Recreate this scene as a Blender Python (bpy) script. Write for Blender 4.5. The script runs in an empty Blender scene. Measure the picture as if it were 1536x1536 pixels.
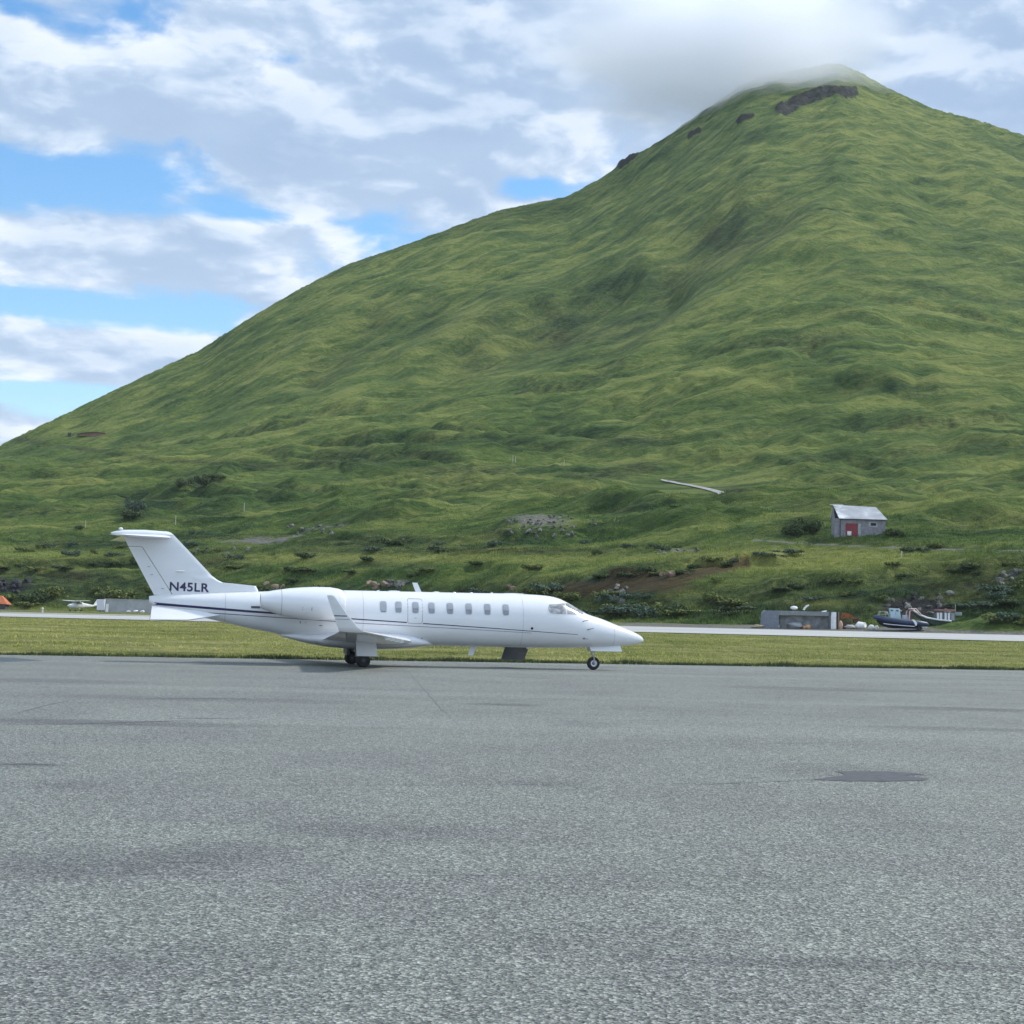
import bpy, math, random
import numpy as np
from mathutils import Vector, Matrix, noise as mnoise

random.seed(7)
rng = np.random.default_rng(7)
SC = bpy.context.scene
COL = SC.collection
R = math.radians

# ------------------------------------------------------------------ camera
FPX = 2600.0                      # focal length in pixels of a 1536 px square picture
PITCH = math.atan(159.4 / FPX)
ROLL = R(1.4)
EYE = Vector((0, 0, 1.65))
_F = Vector((0, math.cos(PITCH), math.sin(PITCH)))
_R0 = Vector((1, 0, 0)); _U0 = Vector((0, -math.sin(PITCH), math.cos(PITCH)))
_R = _R0 * math.cos(ROLL) + _U0 * math.sin(ROLL)
_U = -_R0 * math.sin(ROLL) + _U0 * math.cos(ROLL)
cam = bpy.data.cameras.new('camera')
cam.sensor_width = 36.0
cam.lens = FPX / 1536 * 36.0
cam.clip_start = 0.1
cam.clip_end = 20000
camo = bpy.data.objects.new('camera', cam)
COL.objects.link(camo)
M = Matrix((( _R.x, _U.x, -_F.x), (_R.y, _U.y, -_F.y), (_R.z, _U.z, -_F.z))).to_4x4()
M.translation = EYE
camo.matrix_world = M
SC.camera = camo


def ray(u, v):
    return _F + _R * ((u - 768) / FPX) + _U * ((768 - v) / FPX)


def at_dist(u, v, D):
    d = ray(u, v)
    return EYE + d * (D / d.y)


# ------------------------------------------------------------------ sun, exposure
SUN_EL, SUN_AZ = R(47), R(68)    # azimuth clockwise from +Y (the view direction)
sun = bpy.data.lights.new('sun', 'SUN')
sun.energy = 3.2
sun.angle = R(4)
sun.color = (1.0, 0.95, 0.87)
suno = bpy.data.objects.new('sun', sun)
COL.objects.link(suno)
sd = Vector((math.sin(SUN_AZ) * math.cos(SUN_EL), math.cos(SUN_AZ) * math.cos(SUN_EL), math.sin(SUN_EL)))
suno.rotation_euler = sd.to_track_quat('Z', 'Y').to_euler()
SC.view_settings.view_transform = 'Standard'
SC.view_settings.look = 'None'
SC.view_settings.exposure = 0.3
SC.view_settings.gamma = 1.0
SC.cycles.volume_bounces = 10
SC.cycles.max_bounces = 12


# ------------------------------------------------------------------ node helper
class NT:
    def __init__(s, tree):
        s.t = tree; s.n = tree.nodes; s.l = tree.links

    def node(s, typ, **kw):
        n = s.n.new(typ)
        for k, v in kw.items():
            setattr(n, k, v)
        return n

    def put(s, sock, val):
        if hasattr(val, 'is_output'):
            s.l.new(val, sock)
        elif val is not None:
            if isinstance(val, (tuple, list)) and len(val) == 3 and sock.type == 'RGBA':
                val = (*val, 1)
            sock.default_value = val

    def math(s, op, a, b=None, c=None, clamp=False):
        n = s.node('ShaderNodeMath', operation=op, use_clamp=clamp)
        for i, x in enumerate((a, b, c)):
            if x is not None:
                s.put(n.inputs[i], x)
        return n.outputs[0]

    def add(s, a, b): return s.math('ADD', a, b)
    def sub(s, a, b): return s.math('SUBTRACT', a, b)
    def mul(s, a, b): return s.math('MULTIPLY', a, b)

    def mapr(s, v, a, b, c=0.0, d=1.0, smooth=False):
        n = s.node('ShaderNodeMapRange', interpolation_type='SMOOTHSTEP' if smooth else 'LINEAR')
        s.put(n.inputs[0], v)
        for i, x in enumerate((a, b, c, d)):
            s.put(n.inputs[i + 1], x)
        return n.outputs[0]

    def mix(s, f, a, b, blend='MIX'):
        n = s.node('ShaderNodeMix', data_type='RGBA', blend_type=blend)
        s.put(n.inputs[0], f); s.put(n.inputs[6], a); s.put(n.inputs[7], b)
        return n.outputs[2]

    def vmap(s, vec, scale=(1, 1, 1), loc=(0, 0, 0), rot=(0, 0, 0)):
        n = s.node('ShaderNodeMapping')
        s.put(n.inputs[0], vec)
        n.inputs[1].default_value = loc; n.inputs[2].default_value = rot; n.inputs[3].default_value = scale
        return n.outputs[0]

    def noise(s, vec, scale, detail=4, rough=0.55, dist=0.0):
        n = s.node('ShaderNodeTexNoise')
        s.put(n.inputs['Vector'], vec)
        n.inputs['Scale'].default_value = scale; n.inputs['Detail'].default_value = detail
        n.inputs['Roughness'].default_value = rough; n.inputs['Distortion'].default_value = dist
        return n.outputs[0]

    def ramp(s, f, stops):
        n = s.node('ShaderNodeValToRGB')
        s.put(n.inputs[0], f)
        e = n.color_ramp.elements
        while len(e) < len(stops):
            e.new(0.5)
        for i, (p, c) in enumerate(stops):
            e[i].position = p; e[i].color = (*c, 1)
        return n.outputs[0]

    def comb(s, x, y, z):
        n = s.node('ShaderNodeCombineXYZ')
        for i, a in enumerate((x, y, z)):
            s.put(n.inputs[i], a)
        return n.outputs[0]

    def sep(s, v):
        n = s.node('ShaderNodeSeparateXYZ'); s.put(n.inputs[0], v)
        return n.outputs

    def attr(s, name):
        n = s.node('ShaderNodeAttribute'); n.attribute_name = name
        return n.outputs['Fac']

    def bump(s, h, strength=0.5, dist=0.1):
        n = s.node('ShaderNodeBump')
        n.inputs['Strength'].default_value = strength; n.inputs['Distance'].default_value = dist
        s.put(n.inputs['Height'], h)
        return n.outputs[0]

    def objco(s):
        return s.node('ShaderNodeTexCoord').outputs['Object']

    def geopos(s):
        return s.node('ShaderNodeNewGeometry').outputs['Position']


def material(name):
    m = bpy.data.materials.new(name)
    m.use_nodes = True
    t = NT(m.node_tree)
    b = m.node_tree.nodes['Principled BSDF']
    return m, t, b


def simple(name, col, rough=0.6, metal=0.0, var=0.12, scale=3.0, spec=0.5, coat=0.0, bump=0.0):
    m, t, b = material(name)
    o = t.objco()
    n = t.noise(o, scale, 5, 0.6)
    lo = tuple(c * (1 - var) for c in col); hi = tuple(min(1, c * (1 + var)) for c in col)
    c = t.ramp(n, [(0.3, lo), (0.7, hi)])
    t.put(b.inputs['Base Color'], c)
    b.inputs['Roughness'].default_value = rough
    b.inputs['Metallic'].default_value = metal
    b.inputs['Specular IOR Level'].default_value = spec
    b.inputs['Coat Weight'].default_value = coat
    b.inputs['Coat Roughness'].default_value = 0.08
    if bump:
        t.put(b.inputs['Normal'], t.bump(t.noise(o, scale * 6, 4), 0.5, bump))
    return m


# ------------------------------------------------------------------ world: blue sky behind broken cloud
world = bpy.data.worlds.new('World')
SC.world = world
world.use_nodes = True
t = NT(world.node_tree)
wn = world.node_tree.nodes
bg = wn['Background']; wout = wn['World Output']
sky = t.node('ShaderNodeTexSky', sky_type='NISHITA')
sky.sun_disc = False
sky.sun_elevation = SUN_EL
sky.sun_rotation = SUN_AZ
sky.air_density = 1.0; sky.dust_density = 0.3; sky.ozone_density = 1.6
hs = t.node('ShaderNodeHueSaturation'); hs.inputs['Saturation'].default_value = 1.35; t.put(hs.inputs['Color'], sky.outputs[0])
t.put(bg.inputs[0], hs.outputs[0]); bg.inputs[1].default_value = 0.15
d = t.node('ShaderNodeTexCoord').outputs['Generated']
dx, dy, dz = t.sep(d)
az = t.math('ARCTAN2', dx, dy)
el = t.math('ARCSINE', dz)
# cloud space: layers flatten towards the horizon
ey = t.math('POWER', t.math('MAXIMUM', t.add(el, 0.03), 0.001), 0.72)
p = t.comb(t.mul(az, 5.6), t.mul(ey, 12.5), 0.0)
w1 = t.node('ShaderNodeTexNoise'); w1.inputs['Scale'].default_value = 1.6; w1.inputs['Detail'].default_value = 3
t.put(w1.inputs['Vector'], p)
off = t.node('ShaderNodeVectorMath', operation='MULTIPLY_ADD')
t.put(off.inputs[0], w1.outputs['Color']); off.inputs[1].default_value = (0.30, 0.22, 0.3); t.put(off.inputs[2], p)
pw = off.outputs[0]


def cloud_density(vec):
    return t.noise(vec, 1.75, 9, 0.53)


n0 = cloud_density(pw)
up = t.node('ShaderNodeVectorMath', operation='ADD'); t.put(up.inputs[0], pw); up.inputs[1].default_value = (0.04, 0.13, 0.0)
n1 = cloud_density(up.outputs[0])
cover = t.add(n0, 0.095)


def skydir(u, v):
    q = ray(u, v).normalized()
    return math.atan2(q.x, q.y), math.asin(q.z)


def blob(u, v, ru, rv, amt):
    """a soft patch of more (or less) cloud towards one direction of the sky"""
    global cover
    a0, e0 = skydir(u, v)
    xa = t.mul(t.sub(az, a0), FPX / ru)
    xe = t.mul(t.sub(el, e0), FPX / rv)
    r2 = t.add(t.mul(xa, xa), t.mul(xe, xe))
    g = t.math('EXPONENT', t.mul(r2, -1.0))
    cover = t.add(cover, t.mul(g, amt))


for b_ in [(60, 262, 210, 34, -.30), (370, 322, 110, 18, -.22), (400, 85, 60, 16, -.16), (250, 110, 40, 22, -.12), (742, 22, 34, 12, -.14),
           (800, 275, 60, 22, -.20), (20, 452, 160, 30, -.24), (230, 478, 160, 22, -.15), (50, 585, 190, 26, -.28), (25, 15, 40, 14, -.10),
           (170, 378, 260, 45, .16), (150, 530, 200, 20, .08), (600, 190, 300, 90, .14), (110, 180, 120, 55, .10), (40, 640, 120, 18, .06),
           (1150, 60, 330, 150, .3), (1450, 90, 200, 120, .2), (560, 300, 160, 40, .08)]:
    blob(*b_)
mask = t.mapr(cover, 0.43, 0.59, 0, 1, True)
lit = t.mapr(t.sub(n0, n1), -0.07, 0.09, 0, 1, True)
thick = t.mapr(cover, 0.55, 0.85, 0, 1)
big = t.mapr(t.noise(p, 0.9, 3), 0.35, 0.65, 0, 1)
lum = t.add(t.mul(lit, 0.55), t.mul(t.sub(1.0, thick), 0.22))
lum = t.add(lum, t.mul(big, 0.25))
ccol = t.ramp(lum, [(0.05, (.33, .455, .66)), (0.36, (.41, .535, .725)), (0.64, (.55, .665, .83)), (0.98, (.86, .91, .98))])
bgc = t.node('ShaderNodeBackground')
t.put(bgc.inputs[0], ccol); t.put(bgc.inputs[1], t.mapr(dy, .55, -.5, .95, 1.5, True))   # unseen clouds behind the camera brightened, added fill for sides facing it
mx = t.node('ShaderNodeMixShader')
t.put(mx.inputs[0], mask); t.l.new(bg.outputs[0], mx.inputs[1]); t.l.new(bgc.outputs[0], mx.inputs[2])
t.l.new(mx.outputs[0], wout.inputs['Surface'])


# ------------------------------------------------------------------ mesh helper
class MB:
    def __init__(s):
        s.v = []; s.f = []

    def addv(s, pts):
        i = len(s.v)
        s.v.extend([tuple(p) for p in pts])
        return i

    def face(s, *idx): s.f.append(tuple(idx))

    def poly(s, pts):
        i = s.addv(pts); s.f.append(tuple(range(i, i + len(pts))))

    def box(s, c, size, rot=None, taper=1.0):
        x, y, z = (a / 2 for a in size)
        P = []
        for sz in (-1, 1):
            k = taper if sz > 0 else 1
            for sx, sy in ((-1, -1), (1, -1), (1, 1), (-1, 1)):
                q = Vector((sx * x * k, sy * y * k, sz * z))
                if rot is not None: q = rot @ q
                P.append(q + Vector(c))
        i = s.addv(P)
        for a in ((0, 3, 2, 1), (4, 5, 6, 7), (0, 1, 5, 4), (1, 2, 6, 5), (2, 3, 7, 6), (3, 0, 4, 7)):
            s.face(*[i + k for k in a])
        return s

    def loft(s, rings, caps=(True, True), closed=True):
        n = len(rings[0]); b = [s.addv(r) for r in rings]
        for k in range(len(rings) - 1):
            for j in range(n if closed else n - 1):
                j2 = (j + 1) % n
                s.face(b[k] + j, b[k] + j2, b[k + 1] + j2, b[k + 1] + j)
        if caps[0]: s.face(*[b[0] + j for j in range(n)][::-1])
        if caps[1]: s.face(*[b[-1] + j for j in range(n)])
        return s

    def tube(s, pts, rad, n=10, caps=(True, True)):
        pts = [Vector(p) for p in pts]
        rr = rad if isinstance(rad, (list, tuple)) else [rad] * len(pts)
        rings = []
        for i, p in enumerate(pts):
            d = (pts[min(i + 1, len(pts) - 1)] - pts[max(i - 1, 0)]).normalized()
            a = d.orthogonal().normalized() if abs(d.z) > .95 else d.cross(Vector((0, 0, 1))).normalized()
            b = d.cross(a)
            rings.append([p + (a * math.cos(2 * math.pi * k / n) + b * math.sin(2 * math.pi * k / n)) * rr[i] for k in range(n)])
        return s.loft(rings, caps)

    def disc(s, c, axis, r, n=20):
        axis = Vector(axis).normalized(); a = axis.orthogonal().normalized(); b = axis.cross(a)
        s.poly([Vector(c) + (a * math.cos(2 * math.pi * k / n) + b * math.sin(2 * math.pi * k / n)) * r for k in range(n)])
        return s

    def ball(s, c, r, seg=14, rings=8, lump=0.0, freq=1.0, seed=0.0, flat=0.0):
        c = Vector(c); r = Vector(r) if not isinstance(r, (int, float)) else Vector((r, r, r))
        R_ = []
        for i in range(rings + 1):
            th = math.pi * i / rings
            ring = []
            for j in range(seg):
                ph = 2 * math.pi * j / seg
                q = Vector((math.sin(th) * math.cos(ph), math.sin(th) * math.sin(ph), -math.cos(th)))
                k = 1.0
                if lump:
                    k += lump * mnoise.fractal(q * freq + Vector((seed, seed * 1.7, -seed)), 0.8, 2.0, 4)
                ring.append(c + Vector((q.x * r.x, q.y * r.y, q.z * r.z)) * k)
            R_.append(ring)
        return s.loft(R_, (False, False))

    def wheel(s, c, axis, r, w, n=24, inner=0.0):
        """a tyre or rim: rounded profile turned about an axis"""
        axis = Vector(axis).normalized(); a = axis.orthogonal().normalized(); b = axis.cross(a); c = Vector(c)
        prof = [(inner, -w / 2), (r * .86, -w / 2), (r * .97, -w * .36), (r, -w * .15), (r, w * .15), (r * .97, w * .36), (r * .86, w / 2), (inner, w / 2)]
        rings = [[c + axis * h + (a * math.cos(2 * math.pi * k / n) + b * math.sin(2 * math.pi * k / n)) * max(q, .002) for k in range(n)] for q, h in prof]
        return s.loft(rings, (False, False))

    def build(s, name, mat, parent=None, smooth=35, bevel=0.0):
        me = bpy.data.meshes.new(name)
        me.from_pydata(s.v, [], s.f)
        me.validate()
        if smooth:
            me.polygons.foreach_set('use_smooth', [True] * len(me.polygons))
            me.set_sharp_from_angle(angle=R(smooth))
        me.materials.append(mat)
        o = bpy.data.objects.new(name, me)
        COL.objects.link(o)
        if parent: o.parent = parent
        if bevel:
            bv = o.modifiers.new('bevel', 'BEVEL'); bv.width = bevel; bv.segments = 2; bv.limit_method = 'ANGLE'; bv.angle_limit = R(40)
        return o


def tag(o, label=None, cat=None, group=None, kind=None):
    if label: o['label'] = label
    if cat: o['category'] = cat
    if group: o['group'] = group
    if kind: o['kind'] = kind
    return o


def thing(name, label, cat, loc=(0, 0, 0), rotz=0.0, group=None):
    o = bpy.data.objects.new(name, None)
    o.empty_display_size = 0.3
    COL.objects.link(o)
    o.location = loc; o.rotation_euler = (0, 0, rotz)
    return tag(o, label, cat, group)


def np_mesh(name, V, faces, mat, smooth=True):
    """mesh from numpy arrays; faces is (n,3) or (n,4)"""
    me = bpy.data.meshes.new(name)
    n, k = faces.shape
    me.vertices.add(len(V)); me.vertices.foreach_set('co', np.ascontiguousarray(V, dtype=np.float32).ravel())
    me.loops.add(n * k); me.loops.foreach_set('vertex_index', np.ascontiguousarray(faces, dtype=np.int32).ravel())
    me.polygons.add(n); me.polygons.foreach_set('loop_start', np.arange(0, n * k, k, dtype=np.int32))
    me.polygons.foreach_set('use_smooth', np.full(n, smooth))
    me.update(calc_edges=True)
    me.materials.append(mat)
    o = bpy.data.objects.new(name, me)
    COL.objects.link(o)
    return o


# ------------------------------------------------------------------ numpy noise
def _hash(ix, iy, seed):
    h = (ix.astype(np.uint32) * np.uint32(374761393) + iy.astype(np.uint32) * np.uint32(668265263) + np.uint32(seed * 1442695 + 12345))
    h = (h ^ (h >> np.uint32(13))) * np.uint32(1274126177)
    return ((h ^ (h >> np.uint32(16))) & np.uint32(0xffff)).astype(np.float64) / 65535.0


def gnoise(x, y, seed=0):
    x0 = np.floor(x); y0 = np.floor(y); fx = x - x0; fy = y - y0
    ix = x0.astype(np.int64); iy = y0.astype(np.int64)
    sx = fx * fx * fx * (fx * (fx * 6 - 15) + 10); sy = fy * fy * fy * (fy * (fy * 6 - 15) + 10)

    def g(a, b):
        th = _hash(ix + a, iy + b, seed) * 2 * np.pi
        return np.cos(th) * (fx - a) + np.sin(th) * (fy - b)
    return ((g(0, 0) * (1 - sx) + g(1, 0) * sx) * (1 - sy) + (g(0, 1) * (1 - sx) + g(1, 1) * sx) * sy) * 1.4


def fbm(x, y, oct=4, seed=0, gain=0.5, lac=2.03):
    a = 1.0; s = 0; tot = 0
    for i in range(oct):
        s = s + a * gnoise(x, y, seed + i * 17); tot += a
        x = x * lac + 13.7; y = y * lac - 7.3; a *= gain
    return s / tot


def smooth01(x, a, b):
    q = np.clip((x - a) / (b - a), 0, 1)
    return q * q * (3 - 2 * q)


# ------------------------------------------------------------------ terrain
UC = np.array([-420, 0, 200, 400, 600, 800, 1000, 1150, 1300, 1536, 1960], float)


def over(pairs):
    a = np.array(pairs, float)
    return np.interp(UC, a[:, 0], a[:, 1])


FOOT = over([(-420, 420), (0, 400), (200, 395), (500, 355), (800, 312), (1000, 290), (1150, 275), (1300, 270), (1536, 268), (1960, 265)])
SKY = [(-420, 800), (-200, 745), (0, 668), (100, 620), (200, 572), (300, 525), (370, 480), (450, 433), (520, 397), (600, 370), (660, 348),
       (750, 315), (850, 295), (900, 268), (930, 247), (1000, 205), (1060, 162), (1115, 125), (1160, 111), (1215, 101), (1256, 94), (1290, 108),
       (1330, 131), (1400, 163), (1470, 181), (1536, 203), (1700, 262), (1960, 370)]
US = np.array([q[0] for q in SKY], float)
T = np.linspace(-0.43, 0.43, 900)


def row_z(us, vs, Ds):
    tt = []; zz = []
    for u, v, D in zip(us, vs, Ds):
        P = at_dist(u, v, D); tt.append(P.x / P.y); zz.append(P.z)
    return np.array(tt), np.array(zz)


rowsD = []; rowsZ = []


def add_row(D_at_T, Z_at_T):
    rowsD.append(np.asarray(D_at_T, float) + 0 * T); rowsZ.append(np.asarray(Z_at_T, float) + 0 * T)


def add_row_v(us, vs, Ds):
    tt, zz = row_z(us, vs, Ds)
    add_row(np.interp(T, tt, Ds), np.interp(T, tt, zz))


EDGE_A, EDGE_B = 64.82, 0.361                 # far edge of the apron: y = A + B x
Dedge = EDGE_A / (1 - EDGE_B * T)
RW0, RW1 = 230.0, 256.0                      # the runway
zr1 = np.interp(T, [-.43, -.295, .295, .43], [.7, .75, 1.02, 1.1])
add_row(20 + 0 * T, -0.06 + 0 * T)
add_row(Dedge - 0.6, -0.06 + 0 * T)
add_row(Dedge + 0.8, 0.02 + 0 * T)
add_row(150 + 0 * T, 0.06 + 0 * T)
add_row(RW0 - 2 + 0 * T, .17 + 0 * T)
add_row(RW1 + 2 + 0 * T, zr1)
tt_f = (UC - 768) / FPX
footT = np.interp(T, tt_f, FOOT)
add_row(footT * .985, np.interp(T, [-.43, -.295, 0, .2, .295, .43], [.8, .8, 1.2, 1.55, 1.6, 1.6]))
add_row_v(UC, over([(-420, 850), (0, 850), (200, 853), (400, 866), (600, 868), (800, 858), (1000, 862), (1080, 850), (1150, 884), (1300, 874), (1440, 858), (1536, 845), (1960, 850)]), FOOT * 1.085)
add_row_v(UC, over([(-420, 828), (0, 828), (200, 826), (500, 830), (800, 834), (1000, 835), (1150, 846), (1300, 842), (1536, 824), (1960, 820)]), FOOT * 1.155)
add_row_v(UC, over([(-420, 815), (0, 808), (200, 806), (500, 812), (800, 816), (1000, 818), (1200, 808), (1300, 806), (1536, 806), (1960, 800)]), FOOT * 1.235)
add_row_v(UC, over([(-420, 800), (0, 780), (300, 778), (600, 775), (1000, 775), (1300, 772), (1536, 768), (1960, 760)]), FOOT * 1.42)
add_row_v(UC, over([(-420, 815), (0, 735), (300, 728), (600, 722), (1000, 728), (1300, 726), (1536, 718), (1960, 720)]), np.interp(UC, [-420, 0, 1960], [640, 650, 540]))
MF = np.interp(US, [-420, 0, 600, 1960], [720, 790, 760, 690])
skyV = np.array([q[1] for q in SKY], float)
mfV = np.minimum(np.interp(US, [-420, 0, 300, 600, 1000, 1536, 1960], [812, 702, 682, 680, 688, 672, 680]), 0.35 * skyV + 0.65 * np.maximum(740, skyV + 40))
add_row_v(US, mfV, MF)
SD = np.interp(US, [-420, 0, 300, 600, 900, 1060, 1215, 1536, 1960], [900, 1000, 1170, 1340, 1530, 1630, 1680, 1640, 1480])
add_row_v(US, skyV, SD)
tts, zzs = row_z(US, skyV, SD)
SDT = np.interp(T, tts, SD); SZT = np.interp(T, tts, zzs)
add_row(SDT * 1.30, SZT * .55)
add_row(SDT * 1.75, SZT * .1 - 3)
add_row(SDT * 2.2, 0 * T - 8)
rowsD = np.array(rowsD); rowsZ = np.array(rowsZ)

Dv = np.concatenate([np.arange(50, 60, 2), np.arange(60, 90, .5), np.arange(90, 256, 2.0), np.arange(256, 480, .55), np.arange(480, 800, 1.0), np.arange(800, 1760, 2.3), np.arange(1760, 3400, 45)])


def pchip(xk, yk, x):
    h = np.diff(xk); dlt = np.diff(yk) / h
    dd = np.zeros_like(yk)
    for i in range(1, len(xk) - 1):
        if dlt[i - 1] * dlt[i] > 0:
            w1_ = 2 * h[i] + h[i - 1]; w2_ = h[i] + 2 * h[i - 1]
            dd[i] = (w1_ + w2_) / (w1_ / dlt[i - 1] + w2_ / dlt[i])
    dd[0] = dlt[0]; dd[-1] = dlt[-1]
    k = np.clip(np.searchsorted(xk, x) - 1, 0, len(xk) - 2)
    s = np.clip((x - xk[k]) / h[k], 0, 1)
    s2 = s * s; s3 = s2 * s
    return (2 * s3 - 3 * s2 + 1) * yk[k] + (s3 - 2 * s2 + s) * h[k] * dd[k] + (-2 * s3 + 3 * s2) * yk[k + 1] + (s3 - s2) * h[k] * dd[k + 1]


Z = np.empty((len(T), len(Dv)))
for i in range(len(T)):
    Z[i] = pchip(rowsD[:, i], rowsZ[:, i], Dv)
TT, DD = np.meshgrid(T, Dv, indexing='ij')
XX = TT * DD; YY = DD.copy()


def project(x, y, z):
    dx_, dy_, dz_ = x, y, z - EYE.z
    k = FPX / (dx_ * _F.x + dy_ * _F.y + dz_ * _F.z)
    return 768 + k * (dx_ * _R.x + dy_ * _R.y + dz_ * _R.z), 768 - k * (dx_ * _U.x + dy_ * _U.y + dz_ * _U.z)


PU, PV = project(XX, YY, Z)


def near_line(pts, w):
    """0..1 falloff around a polyline that was traced on the hillside"""
    best = np.full(PU.shape, 1e9)
    for (x0, y0), (x1, y1) in zip(pts[:-1], pts[1:]):
        dx_, dy_ = x1 - x0, y1 - y0
        s = np.clip(((PU - x0) * dx_ + (PV - y0) * dy_) / (dx_ * dx_ + dy_ * dy_), 0, 1)
        best = np.minimum(best, (PU - x0 - s * dx_) ** 2 + (PV - y0 - s * dy_) ** 2)
    return np.exp(-best / (w * w))


def spot(u, v, ru, rv):
    return np.exp(-((PU - u) / ru) ** 2 - ((PV - v) / rv) ** 2)


FT = np.repeat(footT[:, None], len(Dv), 1)
bankw = smooth01(DD, FT * .985, FT * 1.03)
moor = smooth01(DD, FT * 1.15, FT * 1.45)
mtn = smooth01(DD, 680, 900)
behind = 1 - smooth01(DD, np.repeat((SDT * .97)[:, None], len(Dv), 1), np.repeat((SDT * 1.0)[:, None], len(Dv), 1)) * .75
# rolling moor: hummocks and little banks drawn out across the slope
wx = XX + 9 * fbm(XX / 40, YY / 40, 2, 3)
wy = YY + 9 * fbm(XX / 40, YY / 40, 2, 9)
low = (1 - mtn)
path_flat = 1 - .97 * np.clip(1.6 * spot(1045, 740, 90, 24), 0, 1)
dz = bankw * low * path_flat * (1.5 * fbm(wx / 24, wy / 10, 3, 11) + .75 * fbm(wx / 5.5, wy / 3.4, 3, 21) - 1.1 * np.exp(-(fbm(wx / 60, wy / 16, 3, 15) / .05) ** 2))
dz += moor * low * path_flat * (6.0 * fbm(wx / 66, wy / 36, 3, 31) + 3.0 * (np.abs(fbm(wx / 36, wy / 17, 3, 41)) * -2 + .5) + 1.0 * fbm(wx / 11, wy / 6, 3, 45))
lev = (DD - FT) / 38 + 1.7 * fbm(wx / 230, wy / 110, 4, 35)
saw = lev - np.floor(lev)
dz += smooth01(DD, FT * 1.2, FT * 1.35) * (1 - smooth01(DD, 760, 880)) * path_flat * 6.5 * smooth01(fbm(wx / 80, wy / 50, 2, 37), -.25, .2) * (smooth01(saw, 0, .38) - saw)
mx_, my_ = (1502 - 768) / FPX * 263, 263.0
riser_shade = smooth01(DD, FT * 1.2, FT * 1.35) * (1 - smooth01(DD, 780, 900)) * path_flat * smooth01(fbm(wx / 80, wy / 50, 2, 37), -.2, .25) * (1 - smooth01(saw, .16, .36)) * smooth01(saw, 0, .06)
mound = np.exp(-((XX - mx_) / 8.0) ** 2 - ((YY - my_) / 3.4) ** 2)
dz += 2.6 * mound * (1 + .5 * fbm(XX / 4, YY / 4, 3, 47))
# mountain: spurs and gullies down the face, terracettes across it
ang = np.arctan2(XX - 290, 1690 - YY)
rad = np.hypot(XX - 290, YY - 1690)
skew = XX * .75 + YY * .55
al = .77 * XX + .64 * YY; ac = .64 * XX - .77 * YY
rib = 1 - 2 * np.abs(fbm(al / 150, ac / 26, 4, 55))
rib2 = 1 - 2 * np.abs(fbm(al / 70, ac / 10 + .3 * fbm(wx / 30, wy / 30, 2, 57), 3, 59))
dz += mtn * behind * path_flat * (5.0 * (rib - .6) + .9 * (rib2 - .6))
dz += mtn * behind * path_flat * (8 * fbm(skew / 120, (YY - XX * .3) / 330, 4, 51) + 4.5 * fbm(ang * 14, rad / 330, 3, 61) + 2.2 * fbm(wx / 46 + wy / 60, wy / 30, 3, 71) + 1.1 * fbm(wx / 17 + wy / 30, wy / 11, 4, 81))
Zs = Z + dz
# keep the ridge line where it belongs: shift each column's upper slope, smoothly along the ridge
for it in range(3):
    e_ = ((Zs - EYE.z) / DD).max(1)
    want = (SZT - EYE.z) / SDT
    dlt = want - e_
    k_ = np.hanning(25); k_ /= k_.sum()
    dlt = np.convolve(np.pad(dlt, 12, mode='edge'), k_, mode='valid')
    wgt = smooth01(DD, 640, 1150 if it == 0 else 1000) * np.clip(2.0 - DD / np.repeat((SDT * 1.15)[:, None], len(Dv), 1), 0, 1)
    Zs = Zs + dlt[:, None] * DD * wgt
dz = 0
Z = Zs
PU, PV = project(XX, YY, Z)
V1 = near_line([(1150, 320), (1080, 350), (980, 420), (870, 475), (720, 550), (560, 650)], 34)
V2 = near_line([(560, 480), (510, 520), (470, 560)], 22)
V3 = near_line([(1010, 440), (930, 520), (850, 590), (770, 615)], 24)
S1 = near_line([(1230, 330), (1130, 420), (1010, 500), (900, 555), (770, 622), (640, 680)], 26)
S2 = near_line([(960, 395), (830, 440), (700, 490), (610, 545)], 22)
dz = mtn * behind * (-7 * V1 - 6 * V2 - 6 * V3 + 6 * S1 + 5 * S2)


def scarp(pts, h, run):
    # eroded edge: the ground beyond the line stands h metres higher and falls back to the slope over run picture rows
    p_ = np.array(pts, float)
    s_ = np.interp(PU, p_[:, 0], p_[:, 1]) - PV + 5 * fbm(XX / 9, YY / 60, 3, int(p_[0, 0]) + 3)
    w_ = smooth01(PU, p_[0, 0], p_[0, 0] + 40) * (1 - smooth01(PU, p_[-1, 0] - 40, p_[-1, 0]))
    return h * w_ * smooth01(s_, -1.5, 2.5) * np.exp(-np.clip(s_, 0, None) / run) * (1 - mtn) * bankw


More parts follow.
